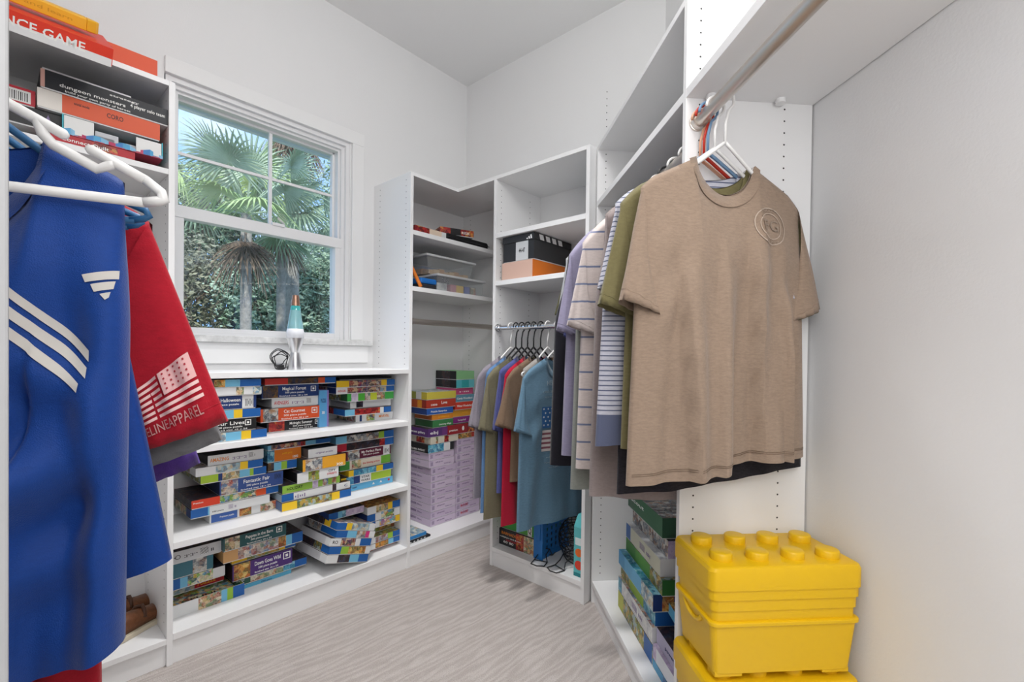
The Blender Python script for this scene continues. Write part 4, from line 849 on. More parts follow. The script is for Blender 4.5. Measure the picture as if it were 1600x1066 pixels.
boxG('black game box lying left of the aqua box', 12, 97, .03, ZG0+.0305, .060, .22, [(1, BLK)], None, BLK, [('▲', .8, .6, .5, 'p', .1)], ymid=195, x0=.0)
boxG('orange card game box with white label end', 58, 250, .015, zo, zG(58, 148, .015)-zG(58, 181, .015)-.004, .24, [(.18, 'e4ded6'), (.82, 'd8572f')], [(1, 'e4ded6')], 'c8502a', [('CORO', .6, .6, .36, 'k', .14), ('trivial mode', .33, .7, .2, 'k', .12)], ymid=180)
zk = zo+zG(58, 148, .015)-zG(58, 181, .015)-.0035
hk = zG(64, 128, .015)-zG(64, 152, .015)
boxG('black strategy game box with rows of white text', 63, 263, .012, zk, hk+.012, .25, [(.03, 'd9a79a'), (.97, '1e2026')], [(1, BLK)], '1d2f5f', [('dungeon monsters', .38, .42, .26, 'w', .5), ('4 player solo team', .82, .55, .28, 'w', .3), ('build your own party of heroes', .42, .18, .16, 'w', .5), ('strategy', .62, .78, .16, 'w', .24)], ymid=165)
place_box('red game box with a barcode, left of the black strategy box', '', GG, -.03, YA+.04+.12, zo, .11, .24, .052, 0, [(1, 'c8283a')], None, BLK, (), 'game_box', None, 'game box')
GGa = atY(12, 130, YA+.02); GGb = atY(56, 150, YA+.02)
t = [o for o in COL.objects if o.get('label', '').startswith('red game box with a barcode')][0]
t.location.x = (GGb.x-.055); lid = t.children[1]
b = MB(); b.box((-.025, -.1208, .008), (.045, -.1202, .044), C('e9e9e6'))
for i in range(13): b.box((-.018+.0045*i, -.1212, .012), (-.018+.0045*i+[.0025, .0012, .0018][i % 3], -.1208, .038), INK['k'])
b.build('barcode_label', lid)
boxG('thin white card box on the black strategy box', 66, 205, .03, zk+hk+.0125, .012, .2, [(1, 'd9d9da')], None, BLK, (), ymid=115)
# brown loafers on the floor shelf of that unit
def loafer(label, x, y, rz, zc=.1022):
    t = thing('shoe', label, 'shoe', (x, y, zc), rz, 'brown leather shoes at the foot of the left unit')
    prof = [(-.13, .028, .060), (-.10, .036, .085), (-.05, .037, .082), (0, .038, .072), (.05, .045, .058), (.10, .045, .048), (.135, .034, .042), (.15, .012, .034)]
    n = 16; vs = []; fs = []
    for x_, w_, h_ in prof:
        for j in range(n):
            a_ = 2*pi*j/n; vs.append((x_, w_*cos(a_), .018+max(0, (h_-.018)*(.5+.5*sin(a_))) if sin(a_) > -.5 else .018))
    m = len(prof)
    for i in range(m-1): fs += [(i*n+j, (i+1)*n+j, (i+1)*n+(j+1) % n, i*n+(j+1) % n) for j in range(n)]
    fs += [tuple(range(n)), tuple(reversed([(m-1)*n+j for j in range(n)]))]
    b = MB(); b.add(vs, fs, mat('brown_leather', srgb('6d4226'), .45, bump=(90, .2), var=(30, .35))); b.build('upper', t, smooth=True)
    b = MB(); pts = [(x_, w_+.004) for x_, w_, h_ in prof]; out = pts+[(x_, -y_) for x_, y_ in reversed(pts)]
    b.prism(out[::-1], 0, .018, mat('cream_rubber', srgb('c9bfa9'), .6)); b.build('sole', t, bevel=.003)
    b = MB(); b.tube([(-.02, -.036, .05), (-.01, -.02, .075), (0, 0, .080), (-.01, .02, .075), (-.02, .036, .05)], .007, mat('dark_leather', srgb('4a2c1a'), .5), 8); b.build('strap', t, smooth=True)
    b = MB(); b.lathe([(.002, .0)], BW) if False else None
sh = atZ(232, 985, .1022)
loafer('brown leather shoe with cream sole on the floor shelf under the jersey', sh.x-.01, sh.y+.05, radians(30))
loafer('brown leather shoe stacked behind the front one', sh.x-.03, sh.y+.165, radians(28))
# ================================================================ hangers and shirts
def sstep(a, b, x): x = max(0, min(1, (x-a)/(b-a))); return x*x*(3-2*x)
def fabric(name, hexc, stripe=None, heather=.10, rough=.85, mesh=False):
    key = 'fabric_'+name
    if key in MATS: return MATS[key]
    col = srgb(hexc); m = bpy.data.materials.new(key); m.use_nodes = True; t = m.node_tree; b = t.nodes['Principled BSDF']; L = t.links.new
    b.inputs['Roughness'].default_value = rough; b.inputs['Specular IOR Level'].default_value = .2; b.inputs['Sheen Weight'].default_value = .15
    c = t.nodes.new('ShaderNodeTexCoord'); n = t.nodes.new('ShaderNodeTexNoise'); n.inputs['Scale'].default_value = 140; n.inputs['Detail'].default_value = 6; n.inputs['Roughness'].default_value = .7
    mp = t.nodes.new('ShaderNodeMapping'); mp.inputs['Scale'].default_value = (.5, .5, 1.6); L(c.outputs['Object'], mp.inputs[0]); L(mp.outputs[0], n.inputs['Vector'])
    r = t.nodes.new('ShaderNodeValToRGB'); r.color_ramp.elements[0].position = .3; r.color_ramp.elements[1].position = .7
    r.color_ramp.elements[0].color = (*[x*(1-heather) for x in col], 1); r.color_ramp.elements[1].color = (*[min(1, x*(1+heather)) for x in col], 1)
    L(n.outputs['Fac'], r.inputs[0]); out = r.outputs[0]
    if stripe:
        hexs, period, width = stripe; s = t.nodes.new('ShaderNodeSeparateXYZ'); L(c.outputs['Object'], s.inputs[0])
        f = t.nodes.new('ShaderNodeMath'); f.operation = 'MODULO'; a = t.nodes.new('ShaderNodeMath'); a.operation = 'ADD'; a.inputs[1].default_value = 50*period
        L(s.outputs[2], a.inputs[0]); L(a.outputs[0], f.inputs[0]); f.inputs[1].default_value = period
        g = t.nodes.new('ShaderNodeMath'); g.operation = 'LESS_THAN'; g.inputs[1].default_value = width; L(f.outputs[0], g.inputs[0])
        mx = t.nodes.new('ShaderNodeMixRGB'); mx.inputs[2].default_value = (*srgb(hexs), 1); L(g.outputs[0], mx.inputs[0]); L(out, mx.inputs[1]); out = mx.outputs[0]
    L(out, b.inputs['Base Color'])
    w = t.nodes.new('ShaderNodeTexVoronoi' if mesh else 'ShaderNodeTexNoise'); w.inputs['Scale'].default_value = 620 if mesh else 380
    k = t.nodes.new('ShaderNodeBump'); k.inputs['Strength'].default_value = .25; k.inputs['Distance'].default_value = .002
    L(c.outputs['Object'], w.inputs['Vector']); L(w.outputs[0], k.inputs['Height']); L(k.outputs[0], b.inputs['Normal'])
    MATS[key] = m; return m
class Shirt:
    XN = .088
    def __init__(s, W=.54, L=.74, xs=.245, flare=.06, amp=.010, seed=1, th=.03, nd=.085, sl=.24, sa=12, sw=.058, NU=44, NV=36, droop=0, lean=0, hemw=0, tip=.2, bd=.022, creases=(), sa2=None, swoop=None):
        s.__dict__.update(locals()); rnd = random.Random(seed)
        s.w = [(rnd.uniform(1.2, 2.2), rnd.uniform(0, 6.3), rnd.uniform(-1, 1), .9), (rnd.uniform(2.4, 3.6), rnd.uniform(0, 6.3), rnd.uniform(-1.5, 1.5), .6), (rnd.uniform(4.2, 6), rnd.uniform(0, 6.3), rnd.uniform(-2, 2), .35)]
        s.w2 = [(f*1.07, p+2, d, a) for f, p, d, a in s.w]
    def ztop(s, x, back=False):
        a = abs(x)
        if a < s.XN: return -(s.bd if back else s.nd)*(1-(a/s.XN)**2)**(.6)
        z = -(min(a, s.tip)-s.XN)*.5
        if a > s.tip: z -= (a-s.tip)*.75+(a-s.tip)**2*5
        return z
    def hw(s, v): return (s.xs+(s.W/2-s.xs)*sstep(.05, .34, v))*(1+s.flare*max(0, v-.3))
    def fold(s, u, v, w):
        A = s.amp*sstep(.04, .75, v)
        return A*sum(a*sin(pi*f*u+p+d*v*2) for f, p, d, a in w)
    def hem(s, u): return -s.L-s.droop*u-.006*sin(3*u+s.seed)-s.hemw*u*u
    def pt(s, u, v, back=False):
        x = u*s.hw(v); zt = s.ztop(u*s.xs, back); z = zt*(1-v)+s.hem(u)*v
        x += s.lean*v*v*.5
        e = sqrt(max(0, 1-u*u)); e = e**.7
        t = max(s.th*(.35+.65*sstep(0, .25, v)), .011)*(sstep(0, .022, v) if abs(u*s.xs) > s.XN else (.25+.75*sstep(0, .1, v)))
        n_ = noise.noise(Vector((x*7, z*5, s.seed*3.1+(5 if back else 0))))*.008*sstep(.05, .4, v)+noise.noise(Vector((x*22+z*9, z*14, s.seed)))*.0022
        f = s.fold(u, v, s.w2 if back else s.w)+n_
        if not back:
            for u0, du, wd, dep, v0 in s.creases:
                q = (u-(u0+du*(v-.5)))/wd
                if -1.2 < q < 3: f -= dep*sstep(v0, v0+.3, v)*((1-sstep(0, 1, -q*4)) if q < 0 else (1-sstep(0, 3, q)))
        if s.swoop and not back:
            dx, dz = x-s.swoop[0], z-s.swoop[1]; r_ = sqrt(dx*dx+(dz*1.3)**2); f += s.swoop[2]*sin(r_*44-1)*math.exp(-(r_/.26)**2)*sstep(-.08, .05, -dz+.02)
        # drag lines from the armpit
        for sg in (-1, 1):
            q = (u*sg-.72)/.22; r_ = (v-.42)/.16; f += .006*sin(38*(z+.9*x*sg))*math.exp(-q*q-r_*r_)
        y = t*.75*e+f*min(1, 3*(1-abs(u))) if back else -t*e+f*min(1, 3*(1-abs(u)))
        y = max(y, .12*t*e) if back else min(y, -.15*t*e)
        return Vector((x, y, z))
    def front(s, x, z, off=.0025):
        v = .4
        for _ in range(6):
            u = max(-.995, min(.995, (x-s.lean*v*v*.5)/s.hw(v))); zt = s.ztop(u*s.xs); v = max(0, min(1, (z-zt)/(s.hem(u)-zt)))
        p = s.pt(u, v); return Vector((x, p.y-off, z))
    def build(s, label, loc, rotz, m, cat='shirt', name='tshirt', collar=None, sleeve_m=None, group=None, stitch=None, sleeves=(-1, 1)):
        t = thing(name, label, cat, loc, rotz, group); s.t = t
        b = MB(); NU, NV = s.NU, s.NV; us = [sin(pi/2*(2*i/NU-1)) if i not in (0, NU) else (-1 if i == 0 else 1) for i in range(NU+1)]
        us = [.55*a+.45*(2*i/NU-1) for i, a in enumerate(us)]
        vs = []; fs = []; N = NU+1
        for back in (0, 1):
            for j in range(NV+1):
                for i in range(N): vs.append(s.pt(us[i], j/NV, bool(back)))
        o = N*(NV+1)
        for j in range(NV):
            for i in range(NU):
                a = j*N+i; fs.append((a, a+N, a+N+1, a+1)); fs.append((o+a, o+a+1, o+a+N+1, o+a+N))
        b.add(vs, fs, m); bo = b.build('body', t, smooth=True)
        bm = bmesh.new(); bm.from_mesh(bo.data); bmesh.ops.remove_doubles(bm, verts=bm.verts, dist=.0006); bm.to_mesh(bo.data); bm.free()
        for sg in sleeves: s.sleeve(t, sg, sleeve_m or m)
        cm = collar or m; b = MB(); k = 18; vs = []
        for back in (0, 1):
            for i in range(k+1):
                x = s.XN*(1.0)*(2*i/k-1); z = s.ztop(x, bool(back)); y = s.pt(x/s.xs, 0, bool(back)).y
                f = 1.20; z2 = s.ztop(x, bool(back))-(.020 if back == 0 else -.0)*(1-abs(2*i/k-1)**6)-.004
                p2 = s.front(x*f, z2, .003) if not back else Vector((x*1.04, y+.004, z-.016))
                sy = -1 if not back else 1
                vs += [Vector((x, y+sy*.003, z+.003)), p2, Vector((x*.985, y-sy*.001, z+.0015))]
        fs = []
        for q in (0, 1):
            for i in range(k):
                a = q*(k+1)*3+i*3; fs += [(a, a+1, a+4, a+3), (a, a+3, a+5, a+2)]
        b.add(vs, fs, cm); b.build('collar', t, smooth=True)
        if stitch:
            b = MB()
            for dv in (.962, .968): b.tube([s.pt(-.97+1.94*i/40, dv)+Vector((0, -.0008, 0)) for i in range(41)], .0007, stitch, 4)
            b.build('hem_stitching', t, kind='stuff')
        return t
    def sleeve_pt(s, sg, k, a, grow=0):
        z0 = s.ztop(s.xs); S = Vector((s.xs-.004, 0, z0)); A = Vector((s.hw(.3)-.02, 0, z0-.20)); ang = radians(s.sa2 if (s.sa2 and sg > 0) else s.sa); d = Vector((sin(ang), 0, -cos(ang)))
        O = S+d*s.sl; I = O+Vector((-cos(ang*.6), 0, -.35))*s.sw*2
        c = S.lerp(O, k)*.5+A.lerp(I, k)*.5; Mx = (S.lerp(O, k)-A.lerp(I, k))*.5
        ty = s.th*.55+.018*k
        r = Vector((0, 1, 0))*ty*sin(a); q = c+Mx*cos(a)+r
        q += Vector((0, 1, 0))*noise.noise(Vector((q.x*11, q.z*6, s.seed+sg*3+(4 if sin(a) > 0 else 0))))*.012*k
        q.y += .005*sin(14*cos(a)+s.seed)*k
        q.y -= grow
        return Vector((q.x*sg+0, q.y, q.z))
    def sleeve(s, t, sg, m):
        b = MB(); n = 28; K = 14; vs = []; fs = []
        for k in range(K+1): vs += [s.sleeve_pt(sg, k/K, 2*pi*j/n) for j in range(n)]
        # turned hem
        for k in (1.0, .93): vs += [Vector((p.x*1.0, p.y*.9, p.z+.001)) for p in [s.sleeve_pt(sg, k, 2*pi*j/n) for j in range(n)]]
        for k in range(K+2):
            for j in range(n):
                f = (k*n+j, k*n+(j+1) % n, (k+1)*n+(j+1) % n, (k+1)*n+j); fs.append(f if sg > 0 else f[::-1])
        b.add(vs, fs, m); b.build('sleeve', t, smooth=True)
        b = MB(); b.tube([s.sleeve_pt(sg, .90, 2*pi*j/n)*1.0 for j in range(n)], .0009, m, 4, closed=True); sl_ = t.children[-1]; b.build('cuff_seam', sl_)
def hanger(label, loc, rotz, m, group, hookr=.0195, r=.0045, half=.205, nub=False, hz=.155):
    t = thing('hanger', label, 'hanger', loc, rotz, group)
    b = MB(); R = hookr+r
    b.tube([(0, 0, .048), (0, 0, hz-.06), (R*.35, 0, hz-R*1.05)]+[(R*sin(a), 0, hz-R*cos(a)*1.0) for a in [radians(x) for x in range(35, 285, 16)]], r*.8, m, 8); b.build('hook', t, smooth=True)
    b = MB(); z1 = -.058; bar = -.078
    if nub:   # arms with a lowered notch for straps and two rounded ends
        for s in (-1, 1):
            L_ = lambda x: .048-x*.52
            b.tube([(0, 0, .048), (s*.03, 0, L_(.03)), (s*.102, 0, L_(.102)), (s*.106, 0, L_(.106))], [r, r, r, r*.5], m, 10)
            b.tube([(s*.078, 0, L_(.078)), (s*.083, 0, L_(.083)-.014), (s*.092, 0, L_(.092)-.020), (s*.135, 0, L_(.135)-.020), (s*.148, 0, L_(.148)-.006), (s*.152, 0, L_(.152))], r, m, 10)
            b.tube([(s*.124, 0, L_(.124)), (s*.128, 0, L_(.128)), (s*.185, 0, L_(.185))], [r*.5, r, r], m, 10)
            b.tube([(s*.185, 0, L_(.185)), (s*(half-.003), 0, L_(.20)-.006), (s*half, 0, L_(.20)-.016), (s*(half-.006), 0, bar+.004), (s*(half-.022), 0, bar)], r, m, 10)
    else:
      for s in (-1, 1):
        b.tube([(0, 0, .05), (s*.02, 0, .036), (s*.085, 0, -.014), (s*(half-.03), 0, z1-.010), (s*(half-.010), 0, z1-.018), (s*(half-.006), 0, z1-.026), (s*(half-.012), 0, bar-.010), (s*(half-.028), 0, bar-.014)], r, m, 8)
    bb = bar if nub else bar-.014; b.tube([(-(half-.022), 0, bb), (half-.022, 0, bb)], r, m, 8); b.build('frame', t, smooth=True); return t
HW_ = mat('white_plastic', (.80, .79, .78), .35); HB = mat('pale_blue_plastic', srgb('6f8fb0'), .35); HR = mat('red_plastic', srgb('c8331f'), .35); HO = mat('peach_plastic', srgb('dca98a'), .35); HK = mat('black_plastic', (.02, .02, .022), .4); HD = mat('denim_blue_plastic', srgb('2f6797'), .35)
def decal(parent, name, fn, polys, m):
    """flat print that follows the cloth: polys given in the shirt's own x, z"""
    b = MB()
    for quad in polys:
        (x0, z0), (x1, z1), (x2, z2), (x3, z3) = quad; n = 20; k = 4; vs = []
        for j in range(k+1):
            for i in range(n+1):
                a = i/n; c = j/k
                vs.append(fn((x0*(1-a)+x1*a)*(1-c)+(x3*(1-a)+x2*a)*c, (z0*(1-a)+z1*a)*(1-c)+(z3*(1-a)+z2*a)*c))
        b.add(vs, [(j*(n+1)+i, j*(n+1)+i+1, (j+1)*(n+1)+i+1, (j+1)*(n+1)+i) for j in range(k) for i in range(n)], m)
    return b.build(name, parent, smooth=True)
def rect(x0, z0, x1, z1): return ((x0, z0), (x1, z0), (x1, z1), (x0, z1))
# ---------------------------------------------------------------- angled wall rods
RC = TH-pi/2; RY = RZ
GH = 'plastic hangers on the near angled-wall rod'; GS = 'shirts on the near angled-wall rod'; GF = 'shirts on the far angled-wall rod'; GHF = 'hangers on the far angled-wall rod'
def onC(s, dl=0): return CW(s, RL+dl, RY-.155)
ROT = radians(13)
s = Shirt(W=.49, L=.745, xs=.235, seed=4, amp=.019, th=.03, bd=.078, creases=((.30, .18, .09, .036, .10), (-.55, .22, .08, .030, .22), (-.14, -.12, .12, .018, .1), (.62, .02, .06, .024, .3)), droop=-.02, NU=80, NV=60, sl=.265, sa=12, sa2=16, sw=.058, flare=.10)
tan_m = fabric('tan', '94806f', heather=.14); st = flat('6f5c4c', .8)
tan = s.build('tan short-sleeved shirt with round chest emblem, frontmost on the near rod', onC(1.085, .014), RC+ROT, tan_m, stitch=st, group=GS)
em = flat('b9a899', .8)
cx, cz = .116, -.150
ring = []
for r0, r1 in ((.048, .0455), (.034, .0322)):
    for i in range(24):
        a, e = 2*pi*i/24, 2*pi*(i+1)/24
        ring.append(((cx+r0*cos(a), cz+r0*sin(a)), (cx+r0*cos(e), cz+r0*sin(e)), (cx+r1*cos(e), cz+r1*sin(e)), (cx+r1*cos(a), cz+r1*sin(a))))
decal(tan.children[0], 'emblem', s.front, ring, em)
lettering(tan.children[0], 'FG', .040, (cx, cz), em, fn=lambda x, z, s=s: s.front(x, z, .0030), width=.048)
lettering(tan.children[0], 'GOOD', .012, (cx, cz+.040), em, fn=lambda x, z, s=s: s.front(x, z, .0030)); lettering(tan.children[0], 'SUPPLY', .012, (cx, cz-.041), em, fn=lambda x, z, s=s: s.front(x, z, .0030))
hanger('white plastic hanger holding the tan shirt', onC(1.085, .014), RC+ROT, HW_, GH)
s = Shirt(W=.46, L=.70, xs=.25, seed=9, amp=.008, th=.02, nd=.10, bd=.05, sl=.25, sa=13, sa2=14, sw=.058)
s.build('olive green shirt hanging directly behind the tan shirt', onC(1.118, .005), RC+radians(6), fabric('olive', '726b49'), group=GS)
hanger('white plastic hanger holding the olive shirt', onC(1.118, .005), RC+radians(6), HW_, GH)
s = Shirt(W=.52, L=.70, xs=.235, seed=12, amp=.006, th=.016, sl=.22, sa=12, sw=.055, flare=.1)
s.build('white shirt with fine navy stripes behind the olive shirt', onC(1.143, -.005), RC, fabric('finestripe', 'b9b9c4', ('5a6078', .0125, .0032)), group=GS)
hanger('denim blue plastic hanger behind the olive shirt', onC(1.143), RC, HB, GH)
s = Shirt(W=.50, L=.80, xs=.235, seed=15, amp=.008, th=.014, sl=.2, sa=10, sw=.055, flare=.05, droop=-.03)
s.build('black heather shirt whose long hem shows below the tan shirt', onC(1.163, .035), RC+radians(3), fabric('blackheather', '26242a', heather=.5), group=GS)
hanger('red plastic hanger fourth from the front of the near rod', onC(1.163, .0), RC+radians(3), HR, GH)
s = Shirt(W=.30, L=.765, xs=.17, seed=17, amp=.006, th=.012, sl=.16, sa=4, sw=.05, flare=.05)
s.build('light blue shirt showing below the hem of the tan shirt', onC(1.183, .075), RC, fabric('cornflower', '7f9fd2'), group=GS)
hanger('peach plastic hanger nearest the divider panel', onC(1.183, .0), RC, HO, GH)
far = [
 (1.262, 'taupe shirt, first behind the divider panel', dict(W=.50, L=.86, xs=.225, seed=21, sl=.2, sa=4, sw=.05, amp=.010), fabric('taupe', '8b7f7d'), -.01, HW_),
 (1.335, 'cream shirt with spaced blue stripes', dict(W=.54, L=.80, xs=.27, seed=23, sl=.25, sa=11, sw=.06, amp=.008), fabric('creamstripe', 'c6bab6', ('6d7590', .052, .0055)), -.004, HW_),
 (1.405, 'sage grey shirt behind the cream striped shirt', dict(W=.56, L=.88, xs=.255, seed=25, sl=.26, sa=7, sw=.058, amp=.010), fabric('sage', '7f827c'), .0, HK),
 (1.470, 'lavender shirt behind the sage grey shirt', dict(W=.56, L=.80, xs=.275, seed=27, sl=.25, sa=10, sw=.06, amp=.008), fabric('lavender', '8c87a0'), -.012, HW_),
 (1.530, 'violet blue shirt with a bright cuff', dict(W=.52, L=.70, xs=.265, seed=29, sl=.28, sa=9, sw=.055, amp=.007), fabric('violetblue', '6670b4'), .005, HK),
 (1.590, 'pale denim blue shirt behind the violet blue one', dict(W=.54, L=.80, xs=.24, seed=31, sl=.2, sa=6, sw=.055, amp=.008), fabric('paleblue', '6f87b4'), .0, HW_),
 (1.655, 'mauve brown shirt with a high shoulder', dict(W=.48, L=.60, xs=.24, seed=33, sl=.24, sa=10, sw=.055, amp=.006), fabric('mauve', '6b6268'), .01, HK),
 (1.715, 'black shirt hanging over the grey blue flag shirt', dict(W=.575, L=.88, xs=.24, seed=35, sl=.2, sa=4, sw=.05, amp=.010), fabric('inkblack', '201f27'), -.002, HK),
 (1.775, 'pale grey shirt behind the black shirt', dict(W=.50, L=.55, xs=.24, seed=37, sl=.26, sa=9, sw=.055, amp=.006), fabric('palegrey', '9a9ca0'), -.002, HW_),
 (1.835, 'dark olive shirt, last on the far rod', dict(W=.50, L=.50, xs=.235, seed=39, sl=.22, sa=14, sw=.06, amp=.006), fabric('darkolive', '454225'), .015, HK)]
for i, (s_, lb, kw, m, dl, hm) in enumerate(far):
    s = Shirt(th=.022, NU=36, NV=30, **kw); r_ = radians([3, -4, 2, -3, 5, 0, 3, -2, 2, -3][i])
    pos = CW(s_, RL+dl, RFZ-.100); s.build(lb, pos, RC+r_, m, group=GF)
    hanger('%s plastic hanger holding the %s' % ({HW_: 'white', HK: 'black'}[hm], ' '.join(lb.split(',')[0].split()[:4])), CW(s_, RL, RFZ-.100), RC+r_, hm, GHF, hz=.100)
# ---------------------------------------------------------------- back wall rod
GBk = 'shirts on the back wall rod'; GHB = 'hangers on the back wall rod'
def onB(y, dx=0): return Vector((BROD[0]+dx, y, BROD[1]-.155))
bk = [
 (1.630, 'mauve grey shirt, furthest left on the back wall rod', dict(W=.52, L=.70, xs=.25, seed=41, sl=.24, sa=13, sw=.055), fabric('mauvegrey', '86808a'), 0, HW_, 0),
 (1.595, 'denim blue shirt second on the back wall rod', dict(W=.50, L=.76, xs=.23, seed=43, sl=.2, sa=5, sw=.05), fabric('denim', '5779a4'), 0, HK, 2),
 (1.555, 'olive khaki shirt, third on the back wall rod', dict(W=.50, L=.80, xs=.25, seed=45, sl=.25, sa=11, sw=.055, amp=.012), fabric('khaki', '6f6a55'), .02, HK, -3),
 (1.515, 'indigo shirt with its cuff showing beside the red shirt', dict(W=.44, L=.66, xs=.22, seed=47, sl=.28, sa=8, sw=.05), fabric('indigo', '4d5288'), .03, HK, 0),
 (1.475, 'crimson red shirt on the back wall rod', dict(W=.48, L=.80, xs=.235, seed=49, sl=.23, sa=9, sw=.05, amp=.012), fabric('crimson', 'a5112f'), .04, HK, 2),
 (1.430, 'coffee brown shirt right of the red shirt', dict(W=.42, L=.60, xs=.25, seed=51, sl=.22, sa=16, sw=.055), fabric('coffee', '75604e'), .04, HK, -3),
 (1.385, 'pale grey inner shirt behind the grey blue flag shirt', dict(W=.40, L=.72, xs=.2, seed=53, sl=.18, sa=6, sw=.05), fabric('stone', '98948f'), .05, HW_, 0)]
for i, (y_, lb, kw, m, dx, hm, rd) in enumerate(bk):
    s = Shirt(th=.018, NU=36, NV=30, **kw); s.build(lb, onB(y_, dx*.2), radians(rd), m, group=GBk)
    hanger('%s plastic hanger holding the %s' % ({HW_: 'white', HK: 'black'}[hm], ' '.join(lb.split(',')[0].split()[:3])), onB(y_), radians(rd), hm, GHB)
s = Shirt(W=.52, L=.80, xs=.245, seed=55, th=.024, amp=.010, sl=.24, sa=12, sw=.055, NU=60, NV=44, droop=.01)
fl = s.build('grey blue shirt printed with a flag on the back wall rod', onB(1.325, .01), radians(-6), fabric('tealblue', '5f7f95', heather=.14), group=GBk)
bd = fl.children[0]; W_ = flat('c9ced2', .8); pr_ = flat('b9c6ce', .8)
decal(bd, 'flag_canton', s.front, [rect(-.135, -.235, .015, -.335)], flat('2f5d92', .8))
decal(bd, 'flag_stripe', s.front, [rect(-.135, -.345-.022*i, .015, -.357-.022*i) for i in range(5)], flat('c2bab9', .8))
decal(bd, 'flag_red_stripe', s.front, [rect(-.135, -.357-.022*i, .015, -.367-.022*i) for i in range(4)], flat('7b4a55', .8))
star = []
for j in range(5):
    for i in range(6): x, z = -.124+.025*i+(.01 if j % 2 else 0), -.245-.019*j; star.append(((x-.005, z), (x, z+.005), (x+.005, z), (x, z-.005)))
decal(bd, 'flag_star', lambda x, z, s=s: s.front(x, z, .0028), star, W_)
for tx, z, sz in (('HERO', -.125, .032), ('LAND OF THE FREE', -.165, .016), ('BECAUSE OF THE BRAVE', -.19, .011), ('we honor the fallen', -.475, .012), ('all gave some, some gave all', -.50, .010), ('never forgotten', -.525, .010)):
    lettering(bd, tx, sz, (-.06, z), pr_, fn=lambda x, z, s=s: s.front(x, z, .002))
hanger('white plastic hanger holding the grey blue flag shirt', onB(1.325), radians(-6), HW_, GHB)
# ---------------------------------------------------------------- left closet
GL_ = 'garments in the left closet'; GHL = 'hangers in the left closet'
RL_ = radians(-24)
def onD(y, dx=0): return Vector((-.03+dx, y, 1.585-.155))
hanger('empty white plastic hanger in front of the blue jersey', onD(.85), RL_, HW_, GHL, r=.0065, nub=True)
jm = fabric('royalblue', '123f8c', heather=.08, rough=.55, mesh=True); wm = flat('cfcac4', .7)
s = Shirt(W=.35, L=.735, xs=.17, seed=61, th=.06, amp=.036, sl=.2, sa=2, sw=.05, NU=84, NV=70, droop=-.06, flare=-.04, swoop=(.02, -.36, .030), creases=((.1, -1.0, .3, .035, .35), (.5, -.5, .2, .02, .3), (-.3, -.9, .3, .04, .4)), nd=.11, tip=.16)
je = s.build('royal blue sports jersey with white stripes in the left closet', onD(.905, .005), RL_-radians(4), jm, 'jersey', 'jersey', group=GL_, sleeves=(-1,))
hanger('denim blue plastic hanger holding the jersey', onD(.905), RL_, HD, GHL, r=.005)
jb = je.children[0]
def onJ(px, py): # where a point of the jersey's front lies, in its own x and z
    c = je.location; R_ = Matrix.Rotation(-je.rotation_euler.z, 3, 'Z'); nrm = Matrix.Rotation(je.rotation_euler.z, 3, 'Z') @ Vector((0, -1, 0)); o = c+nrm*.045
    d = ray(px, py); p = EYEP+d*((o-EYEP).dot(nrm)/d.dot(nrm)); q = R_ @ (p-c); return q.x, q.z
S_ = lambda a, b_, c, d: tuple(onJ(*k) for k in (a, b_, c, d))
decal(jb, 'stripe', s.front, [S_((11, 438), (132, 548), (133, 566), (11, 455))], wm)
decal(jb, 'stripe', s.front, [S_((11, 468), (131, 575), (131, 592), (11, 488))], wm)
decal(jb, 'stripe', s.front, [S_((11, 500), (121, 600), (119, 614), (11, 520))], wm)
decal(jb, 'emblem', s.front, [S_((124, 428), (172, 418), (172, 432), (129, 440)), S_((137, 443), (169, 436), (167, 449), (142, 455)), S_((150, 458), (164, 454), (162, 463), (157, 467))], wm)
s = Shirt(W=.345, L=.655, xs=.16, seed=63, th=.03, amp=.014, sl=.2, sa=3, sw=.05, NU=50, NV=40, droop=-.06, flare=.55, nd=.09)
s.build('plain royal blue shirt behind the striped jersey', onD(.955, .0), RL_, fabric('royalblue2', '0f3c8a', heather=.08, rough=.6), group=GL_, sleeves=(-1,))
hanger('denim blue plastic hanger behind the jersey', onD(.955), RL_, HD, GHL, r=.005)
s = Shirt(W=.31, L=.83, xs=.222, seed=65, th=.03, amp=.012, sl=.335, sa=19, sw=.072, NU=50, NV=40, nd=.09)
rd = s.build('red shirt with a white flag print on its sleeve', onD(1.005), RL_, fabric('red', 'a31426', heather=.12), group=GL_)
hanger('denim blue plastic hanger holding the red shirt', onD(1.005), RL_, HD, GHL, r=.005)
sleeve = [c for c in rd.children if c.name.startswith('sleeve')][1]
pk = flat('e0b9b6', .8)
SR = s
def onSl(f, g, off=.002):   # f down the sleeve, g from inner to outer edge, on the side facing the room
    a = pi+ (pi-math.acos(max(-1, min(1, 2*g-1)))) if False else -math.acos(max(-1, min(1, 2*g-1))); p = SR.sleeve_pt(1, f, a); p.y -= off; return p
def sl_quad(x0, z0, x1, z1): return ((x0, z0), (x1, z0), (x1, z1), (x0, z1))
fnS = lambda g, f: onSl(f, g)
decal(sleeve, 'flag_stripe', fnS, [sl_quad(.16, .60+.036*i, (.56 if i < 4 else .90), .618+.036*i) for i in range(7)], pk)
decal(sleeve, 'flag_canton', fnS, [sl_quad(.58, .60, .90, .728)], flat('d9a9a8', .8))
decal(sleeve, 'flag_star', lambda x, z: onSl(z, x, .0035), [sl_quad(.615+.055*i, .612+.028*j, .632+.055*i, .622+.028*j) for i in range(5) for j in range(4)], flat('9c2030', .8))
